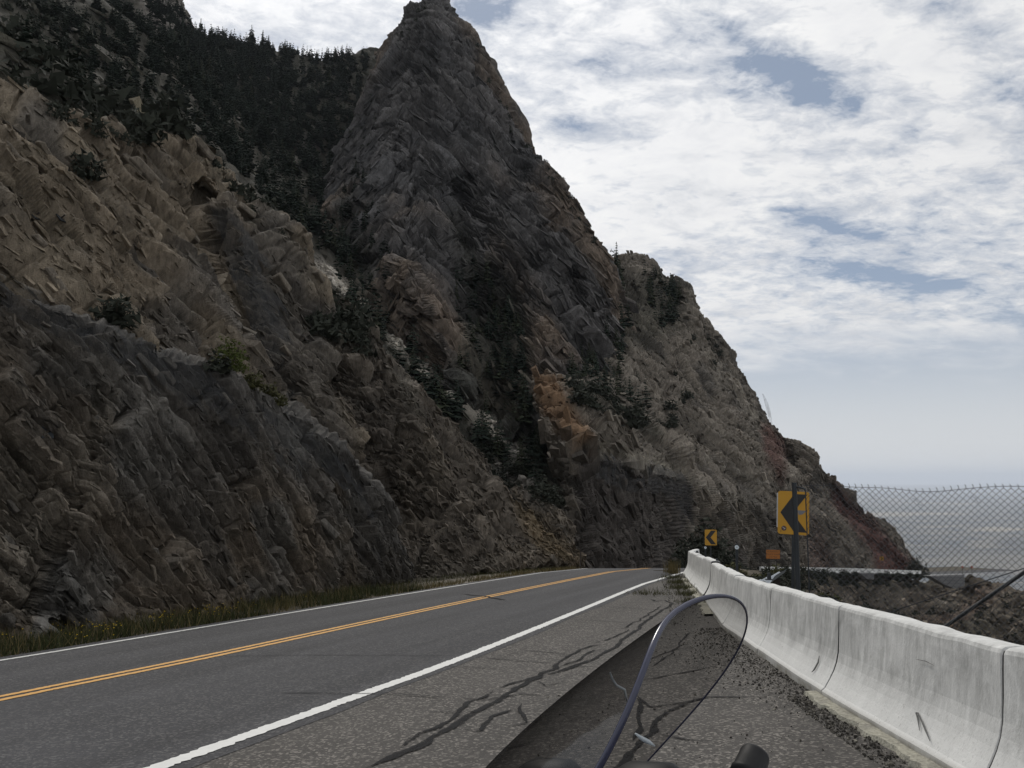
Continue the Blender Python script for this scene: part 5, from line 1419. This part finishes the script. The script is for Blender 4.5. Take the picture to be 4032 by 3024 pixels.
def shrub_mesh(seed, n, mat, flat=.75, leaf=.11):
    r = np.random.default_rng(seed); d = r.normal(0, 1, (n, 3)); d /= np.linalg.norm(d, axis=1)[:, None]; d[:, 2] = np.abs(d[:, 2])
    lob = 1 + .30 * vnoise(d * 2.2 + seed, seed)
    c = d * (r.random((n, 1)) ** .45) * lob[:, None] * np.array([.5, .5, flat]) 
    v = np.repeat(c[:, None], 4, 1) + r.normal(0, leaf * .7, (n, 4, 3))
    f = (np.arange(n) * 4)[:, None] + np.arange(4)[None]
    me = bpy.data.meshes.new('shrub'); mb = MB()
    for q in range(5):
        a = r.uniform(0, 6.28); mb.tube([(0, 0, -.12), (math.cos(a) * .1, math.sin(a) * .1, .2), (math.cos(a) * .28, math.sin(a) * .28, flat * .75)], [.018, .012, .005], 4)
    me.from_pydata(v.reshape(-1, 3).tolist() + mb.v, [], [tuple(x) for x in f.tolist()] + [tuple(i + 4 * n for i in x) for x in mb.f]); me.update()
    me.materials.append(mat); me.materials.append(M_BARK); me.polygons.foreach_set('material_index', [0] * n + [1] * len(mb.f))
    return me
SH = {'sage': [shrub_mesh(801 + k, 190, M_SAGE) for k in range(3)], 'olive': [shrub_mesh(811 + k, 170, M_OLIVE) for k in range(2)], 'green': [shrub_mesh(821 + k, 900, M_GREEN, .85, .045) for k in range(2)], 'big': [shrub_mesh(831 + k, 900, M_SAGE, .95, .05) for k in range(2)]}
def shrub(p, s, kind, label, group=None, sz=1.0):
    o = link('shrub', TR.choice(SH[kind])); o.location = p; o.scale = (s, s, s * sz); o.rotation_euler = (0, 0, TR.uniform(0, 6.28))
    return tag(o, label, 'shrub', group)
def on_body(bd, u, v):
    b = BODIES[bd]; d = np.hypot(b['u'] - u, b['v'] - v) + 1e3 * (~b['front']); return b['p'][int(np.argmin(d))]
shrub(on_body('A', 487, 800) + np.array([0, .3, .05]), 1.05, 'green', 'bright yellow-green bush on the bench of the nearest cut')
shrub(on_body('A', 462, 800) + np.array([0, .2, -.05]), 1.0, 'sage', 'dull dark bush under the bright green one on the bench', None, .7)
shrub(on_body('A', 232, 700) + np.array([0, .3, 0]), 1.1, 'sage', 'dark round bush on the bench, left of the bright green one')
for k, (u, v, s) in enumerate(((545, 838, .7), (580, 856, .6), (604, 876, .5))):
    shrub(on_body('A', u, v), s, 'olive', 'small yellowish shrub on the bench right of the bright green bush', 'yellowish shrubs on the bench')
for (u, v, s, lab) in ((24, 372, 1.2, 'dark bush high on the left slope at the left edge'), (182, 384, 1.3, 'dark bush high on the left slope, right of the edge one'), (300, 305, 2.0, 'dark bush below the tan outcrop on the slope'), (365, 258, 2.2, 'dark bush between the two outcrops under the forest')):
    shrub(on_body('A2', u, v), s, 'sage', lab)
for (bd, u, v, s, lab) in (('B', 1170, 1090, 2.6, 'dark spreading bush on the lower end of the broken rib'), ('C', 1060, 985, 4.5, 'large dark bush in the gully beside the broken rib'), ('C', 1105, 1030, 3.4, 'dark bush in the gully, below the large one')):
    shrub(on_body(bd, u, v), s, 'big', lab, None, .7)
UNDER = []
def under(bd, poly, n, lo, hi, seed):
    for p in pick_on(bd, poly, n, seed): UNDER.append((p + np.array([0, 0, -.05]), TR.uniform(lo, hi)))
grp = lambda bd, poly, n, lo, hi, kind, seed, label, group, sz=.8: [shrub(p + np.array([0, 0, -.05]), TR.uniform(lo, hi), kind, label, group, sz) for p in pick_on(bd, poly, n, seed)]
grp('E', [(1235, 835), (1330, 862), (1440, 935), (1425, 948), (1330, 912), (1240, 868)], 60, 1.6, 3.4, 'sage', 851, 'dark shrub in the slanting thicket above the far road cut', 'shrubs of the slanting thicket')
grp('E', [(1500, 690), (1560, 760), (1480, 960), (1440, 960), (1440, 800)], 30, 1.2, 2.6, 'sage', 852, 'dark shrub on the pale flank under the far crest', 'shrubs on the pale flank')
grp('C', [(930, 880), (1040, 980), (1140, 1080), (1180, 1150), (1060, 1040), (960, 950)], 30, 1.2, 2.8, 'sage', 853, 'dark shrub among the stones low in the gully', 'shrubs low in the gully')
under('C', [(-20, -20), (160, -20), (300, 200), (420, 300), (640, 540), (560, 520), (420, 380), (240, 280), (-20, 190)], 300, 1.2, 2.6, 854)
under('D', [(735, 330), (870, 42), (935, -5), (960, 10), (900, 60), (840, 150), (800, 320)], 68, .8, 1.9, 855)
under('D', [(1034, 75), (1124, 292), (1232, 402), (1290, 530), (1270, 530), (1210, 420), (1110, 310), (1020, 90)], 40, .8, 1.6, 856)
under('B', [(660, 600), (790, 700), (815, 775), (720, 760), (660, 680)], 52, .7, 1.5, 857)
under('A2', [(20, 190), (190, 265), (330, 300), (480, 330), (640, 500), (600, 520), (420, 320), (180, 300)], 44, .4, .9, 858)
# (joined below)
# along the rim of the ravine and the bank outside the barrier
grp('G', [(1560, 1240), (1640, 1236), (1760, 1238), (1900, 1242), (1985, 1246), (1990, 1268), (1800, 1270), (1640, 1275)], 70, 1.2, 2.6, 'sage', 861, 'low dark shrub along the ravine rim below the far barrier', 'shrubs along the ravine rim')
under('G', [(1640, 1280), (2230, 1290), (2230, 1400), (1800, 1400)], 100, .9, 2.0, 862)
V = []; Fc = []; o_ = 0
for k, (p, s) in enumerate(UNDER):
    rr = np.random.default_rng(4000 + k); n = 60; d = rr.normal(0, 1, (n, 3)); d /= np.linalg.norm(d, axis=1)[:, None]; d[:, 2] = abs(d[:, 2])
    c = d * (rr.random((n, 1)) ** .4) * np.array([.55, .55, .6]) * s; v = np.repeat(c[:, None], 3, 1) + rr.normal(0, .12 * s, (n, 3, 3)) + p
    V.append(v.reshape(-1, 3)); Fc.append((np.arange(n * 3).reshape(n, 3)) + o_); o_ += n * 3
mesh_obj('undergrowth', np.concatenate(V), np.concatenate(Fc), M_SAGE, None, None, False, 'stuff')
for q in range(26):
    s_q = (q + TR.uniform(.1, .9)) / 26 * FL[-1]; xy = [np.interp(s_q, FL, FQ[:, j]) for j in (0, 1)]
    shrub(np.array([xy[0] + .9, xy[1] - 1.4, np.interp(s_q, FL, FZQ) - .35]), TR.uniform(1.0, 2.1), 'sage', 'low dark shrub right in front of the far white barrier', 'shrubs in front of the far barrier', .75)
shrub(P(1210, 1226, 50) + np.array([0, 0, -.2]), 1.3, 'sage', 'small dark bush at the foot of the broken rib beside the road')
shrub(P(1978, 1236, 206) + np.array([0, 0, -1.2]), 5.2, 'big', 'round dark green bush at the end of the far barrier', None, .9)
shrub(P(1522, 1222, 47) + np.array([0, 0, -.4]), 3.7, 'big', 'big dark bush behind the smaller chevron sign', None, .78)
shrub(P(1492, 1222, 46) + np.array([0, 0, -.7]), 2.4, 'big', 'dark bush just left of the smaller chevron sign', None, .8)
shrub(P(1562, 1226, 46) + np.array([0, 0, -.8]), 2.3, 'big', 'dark bush just right of the smaller chevron sign', None, .7)
def bank_pt(y, off):
    x = np.interp(y, bank_y, bank_x) + off; return np.array([x, y + off * .25, np.interp(y, bank_y, bank_z) - .05 - .12 * off])
for k in range(44):
    y = TR.uniform(17, 40); off = TR.uniform(.8, 3.8)
    kind = TR.choice(['sage', 'sage', 'olive'])
    shrub(bank_pt(y, off), TR.uniform(.45, .9), kind, 'yellowish shrub on the bank just outside the barrier' if kind == 'olive' else 'dark shrub on the bank just outside the barrier', 'yellowish shrubs on the bank' if kind == 'olive' else 'dark shrubs on the bank', .75)

# ------------------------------------------------------------------ roadside grass and flowers
def blades(name, pts, lo, hi, w, mat, seed, lean=.35):
    r = np.random.default_rng(seed); n = len(pts); h = r.uniform(lo, hi, n); a = r.uniform(0, 6.28, n)
    d = np.stack([np.cos(a), np.sin(a), np.zeros(n)], 1); t = pts + np.stack([r.normal(0, lean, n) * h, r.normal(0, lean, n) * h, h], 1)
    ww = (w * r.uniform(.6, 1.4, n))[:, None]
    v = np.stack([pts - d * ww, pts + d * ww, t], 1).reshape(-1, 3)
    return mesh_obj(name, v, (np.arange(n) * 3)[:, None] + np.arange(3)[None], mat, None, None, False, 'stuff')
def verge(n, ya, yb, oa, ob, seed, pw=1.0):
    r = np.random.default_rng(seed); i = r.integers(int(np.argmin(abs(PC[:, 1] - ya))), int(np.argmin(abs(PC[:, 1] - yb))), n)
    off = oa + (ob - oa) * r.random(n) ** pw; f = r.random(n)[:, None]
    p = np.stack([PC[i, 0] + NR[i, 0] * off, PC[i, 1] + NR[i, 1] * off, ZC[i] + CROSS[i] * off - .07], 1) + np.c_[TG[i] * .5, np.zeros(n)] * f
    k = vnoise(p / 1.1, seed) + .4 * vnoise(p / .3, seed + 1); return p[k > -.35]
blades('roadside_grass', verge(16000, 6, 27, LE - .42, LE - 3.4, 901), .08, .34, .010, M_GRASS, 902)
blades('roadside_grass', verge(3500, 6, 27, LE - .42, LE - 3.0, 903), .12, .46, .008, M_STRAW, 904)
blades('roadside_grass', verge(2600, 27, 44, LE - .45, LE - 1.3, 905), .06, .24, .012, M_STRAW, 906)
blades('roadside_grass', verge(2200, 27, 44, LE - .6, LE - 3.6, 907), .06, .26, .012, M_OLIVE, 908)
fl = []
r = np.random.default_rng(911)
for (u, v, n, su, sv) in ((20, 1392, 30, 30, 6), (150, 1378, 70, 30, 8), (220, 1370, 60, 26, 8), (345, 1346, 70, 30, 6), (415, 1336, 25, 20, 5), (470, 1330, 80, 22, 5), (520, 1322, 20, 30, 4), (660, 1298, 16, 30, 4)):
    g = ground_hit(r.normal(u, su, n), r.normal(v + 6, sv, n)); g[:, 2] += r.uniform(.12, .3, n); fl.append(g)
fl = np.concatenate(fl); fl = fl[r.random(len(fl)) < .45]
vv = CUBE[None] * r.uniform(.007, .019, (len(fl), 1, 1)) * np.array([1, 1, .6]) + fl[:, None]
mesh_obj('yellow_flowers', vv.reshape(-1, 3), (CF[None] + (np.arange(len(fl)) * 8)[:, None, None]).reshape(-1, 4), M_FLOWER, None, None, False, 'stuff')
def tuft(cx, cy, n, rad, lo, hi, mat, seed, z=0):
    r = np.random.default_rng(seed); q = np.stack([cx + r.normal(0, rad, n), cy + r.normal(0, rad * 2, n)], 1); return np.c_[q, plane_z(q[:, 0], q[:, 1]) + z]
blades('dry_grass', np.concatenate([tuft(6.1, 33.0, 170, .10, 0, 0, None, 921), tuft(6.15, 34, 90, .1, 0, 0, None, 922)]), .2, .6, .009, M_STRAW, 923, .18)
blades('weeds', np.concatenate([tuft(np.interp(y, TQ[:, 1], TQ[:, 0]) - o, y, n, s, 0, 0, None, 930 + k) for k, (y, o, n, s) in enumerate(((30, .4, 260, .2), (27, .3, 320, .2), (24.5, .35, 320, .2), (22, .3, 260, .16), (19.5, .3, 160, .14), (22.5, 1.1, 90, .16), (22.8, 1.5, 80, .16)))]), .04, .20, .008, M_OLIVE, 940, .5)
print('tris', sum(len(o.data.polygons) * 2 for o in bpy.data.objects if o.type == 'MESH'), 'objects', len(bpy.data.objects))

# ------------------------------------------------------------------ the motorcycle in the foreground
WS = [0.049815325670126163, 1.1684798769678766, -0.4896300611129305, -0.865151556821243, -0.25687160971960815, 0.9117878783108097, 0.20646666601866817, 0.35934622806786454, 0.19417915996311433, 2.689586770965211, 0.8441904720998185]
def bike():
    px, py, pz, yaw, roll, rake, Wd, H, bul, nn, curv = WS
    f = Vector((math.sin(yaw), math.cos(yaw), 0)); r_ = Vector((math.cos(yaw), -math.sin(yaw), 0)); c, s = math.cos(roll), math.sin(roll)
    S = Vector((px, py, pz + EYE)); zs = 1.21
    ex = r_ * c + Vector((0, 0, -s)); ez = r_ * s + Vector((0, 0, c))
    O = S - ez * zs - f * .35
    m = Matrix((ex, f, ez)).transposed().to_4x4(); m.translation = O
    t = thing('motorcycle', 'dark touring motorcycle leaning on its stand, only its smoked windscreen tip in view', 'motorcycle')
    t.matrix_world = m; inv = m.inverted()
    def surf(a, b):
        w = Wd * (1 - min(max(b, 0), 1) ** nn) ** (1 / nn); lx = a * w; zz = b * H
        fx = -rake * zz - curv * zz * zz + bul * (1 - (lx / Wd) ** 2)
        return Vector((lx, .35 + fx, zs + zz))
    nb, na = 40, 28
    bb = [1 - (1 - k / nb) ** 2 for k in range(nb + 1)]
    v = [surf(-1 + 2 * j / na, b) for b in bb[:-1] for j in range(na + 1)] + [surf(0, 1)]
    fc = [(i * (na + 1) + j, i * (na + 1) + j + 1, (i + 1) * (na + 1) + j + 1, (i + 1) * (na + 1) + j) for i in range(nb - 1) for j in range(na)]
    fc += [((nb - 1) * (na + 1) + j, (nb - 1) * (na + 1) + j + 1, nb * (na + 1)) for j in range(na)]
    mb = MB(); mb.add(v, fc); ws = mb.build('windscreen', M_SCREEN, t, True)
    rim = [surf(-1, b) for b in bb] + [surf(1, b) for b in bb[::-1]][1:]
    rad = [.0034 if k < nb else .0034 - .0022 * min(1, (k - nb) / 16) for k in range(len(rim))]
    mb = MB(); mb.tube(rim, rad, 8); mb.build('edge_trim', M_EDGE, ws, True)
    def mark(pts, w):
        mb = MB(); mb.tube([surf(a, b) + Vector((0, -.002, .001)) for a, b in pts], [w * .4] + [w] * (len(pts) - 2) + [w * .3], 5); mb.build('scuff_or_glint', M_REFL, ws, True)  # white tubes on the screen painted in place of its reflected glints
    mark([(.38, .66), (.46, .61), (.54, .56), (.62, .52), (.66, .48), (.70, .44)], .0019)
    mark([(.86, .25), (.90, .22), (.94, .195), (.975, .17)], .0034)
    def loft_sec(secs, mat, name, par=t, n=18, pw=2.4):
        V = []; Fc = []
        for (y, cz, hw, hh, cx) in secs:
            for k in range(n):
                a = 2 * math.pi * k / n; ca, sa = math.cos(a), math.sin(a)
                V.append((cx + hw * math.copysign(abs(ca) ** (2 / pw), ca), y, cz + hh * math.copysign(abs(sa) ** (2 / pw), sa)))
        for i in range(len(secs) - 1):
            for k in range(n): Fc.append((i * n + k, i * n + (k + 1) % n, (i + 1) * n + (k + 1) % n, (i + 1) * n + k))
        Fc += [tuple(range(n))[::-1], tuple(range((len(secs) - 1) * n, len(secs) * n))]
        mb = MB(); mb.add(V, Fc); return mb.build(name, mat, par, True)
    fr = loft_sec([(.20, .98, .20, .09, 0), (.34, .97, .215, .11, 0), (.50, .94, .19, .14, 0), (.62, .93, .13, .15, 0), (.68, .92, .06, .08, 0)], M_PAINTBIKE, 'fairing')
    mb = MB(); mb.disc((0, .645, .95), (0, 1, .15), .075, .06, 20); mb.build('headlight', M_REFL, fr)
    loft_sec([(.245, 1.165, .07, .03, 0), (.29, 1.195, .10, .05, 0), (.36, 1.203, .11, .052, 0), (.43, 1.18, .10, .045, 0)], M_PLASTIC, 'instrument_hood')
    for (u, v_, y_, w_) in ((1178, 1652, 1.27, .036), (1392, 1662, 1.16, .036)):
        q = inv @ Vector(P(u, v_ + 7, y_))
        loft_sec([(q.y - .05, q.z - .045, w_, .05, q.x), (q.y - .03, q.z - .022, w_, .036, q.x), (q.y + .03, q.z - .03, w_ * .9, .034, q.x), (q.y + .08, q.z - .05, w_ * .5, .02, q.x)], M_PLASTIC, 'instrument_pod')
    loft_sec([(-.28, .82, .09, .08, 0), (-.15, .90, .16, .14, 0), (.02, .94, .17, .15, 0), (.14, .93, .12, .11, 0), (.18, .92, .06, .05, 0)], M_PAINTBIKE, 'fuel_tank')
    loft_sec([(-1.0, .92, .09, .04, 0), (-.80, .90, .13, .055, 0), (-.50, .82, .16, .06, 0), (-.27, .80, .12, .05, 0)], M_RUBBER, 'seat')
    loft_sec([(-.30, .48, .16, .18, 0), (-.05, .46, .20, .22, 0), (.22, .48, .17, .18, 0)], M_PLASTIC, 'engine')
    for nm, y, rr in (('front_wheel', .78, .30), ('rear_wheel', -.72, .31)):
        mb = MB()
        ring = [(0, y + (rr - .055) * math.cos(a), rr + (rr - .055) * math.sin(a)) for a in np.linspace(0, 2 * math.pi, 37)]
        mb.tube(ring, .055, 10, False); w = mb.build(nm, M_RUBBER, t, True)
        mb = MB(); mb.tube([(0, y + (rr - .11) * math.cos(a), rr + (rr - .11) * math.sin(a)) for a in np.linspace(0, 2 * math.pi, 37)], .022, 8, False)
        for k in range(5):
            a = 2 * math.pi * k / 5; mb.tube([(0, y, rr), (0, y + (rr - .11) * math.cos(a), rr + (rr - .11) * math.sin(a))], .017, 6)
        mb.tube([(-.09, y, rr), (.09, y, rr)], .03, 10); mb.build('rim', M_DARKMETAL, w)
    for x in (-.10, .10):
        mb = MB(); mb.tube([(x, .78, .30), (x, .52, .82), (x, .36, 1.08)], .026, 10); mb.build('fork_leg', M_GALV, t)
        mb = MB(); mb.tube([(x * .9, -.05, .42), (x * .95, -.72, .31)], .03, 8); mb.build('swingarm', M_DARKMETAL, t)
    loft_sec([(.52, .58, .05, .02, 0), (.70, .64, .075, .03, 0), (.90, .60, .07, .025, 0)], M_PAINTBIKE, 'front_fender')
    hb = MB(); hb.tube([(-.36, .02, 1.04), (-.20, .12, 1.06), (-.08, .20, 1.08), (.08, .20, 1.08), (.20, .12, 1.06), (.36, .02, 1.04)], .012, 8); hb = hb.build('handlebar', M_DARKMETAL, t, True)
    for x in (-1, 1):
        mb = MB(); mb.tube([(x * .25, .09, 1.053), (x * .38, .008, 1.038)], .018, 12); mb.build('grip', M_RUBBER, hb, True)
    mb = MB(); mb.tube([(.15, -.05, .35), (.17, -.45, .36), (.19, -.90, .45)], [.025, .05, .05], 12); mb.build('exhaust', M_GALV, t, True)
    mb = MB(); mb.tube([(-.10, -.1, .30), (-.36, -.16, -.075)], .014, 8); mb.build('kickstand', M_DARKMETAL, t)
    # the small capped cylinder behind the screen
    a = inv @ Vector(P(1634, 1624, 1.0)); b = inv @ Vector(P(1600, 1705, .97)); d = (b - a)
    mb = MB(); mb.tube([a, a + d * .03, a + d * .10, a + d * .55, a + d * .56, a + d * .70, a + d * .71, b, b + Vector((0, .02, -.13))], [.011, .0150, .0165, .0172, .0185, .0185, .0165, .0165, .012], 22); mb.build('reservoir', M_PLASTIC, t, True)
bike()

# ------------------------------------------------------------------ the air of the valley
def haze():
    m = bpy.data.materials.new('haze'); m.use_nodes = True; nt = m.node_tree; nt.nodes.clear()
    out = nt.nodes.new('ShaderNodeOutputMaterial'); pv = nt.nodes.new('ShaderNodeVolumePrincipled')
    pv.inputs['Color'].default_value = (0.82, 0.89, 1.0, 1); pv.inputs['Density'].default_value = HAZE_DENSITY; pv.inputs['Anisotropy'].default_value = 0.3
    nt.links.new(pv.outputs[0], out.inputs['Volume'])
    mb = MB(); mb.box((0, 0, (PLAIN_Z - 1 + 330) / 2), (150000, 150000, 330 - PLAIN_Z + 1)); mb.build('haze', m, None, False, 'stuff')
HAZE_DENSITY = 0.000046
haze()
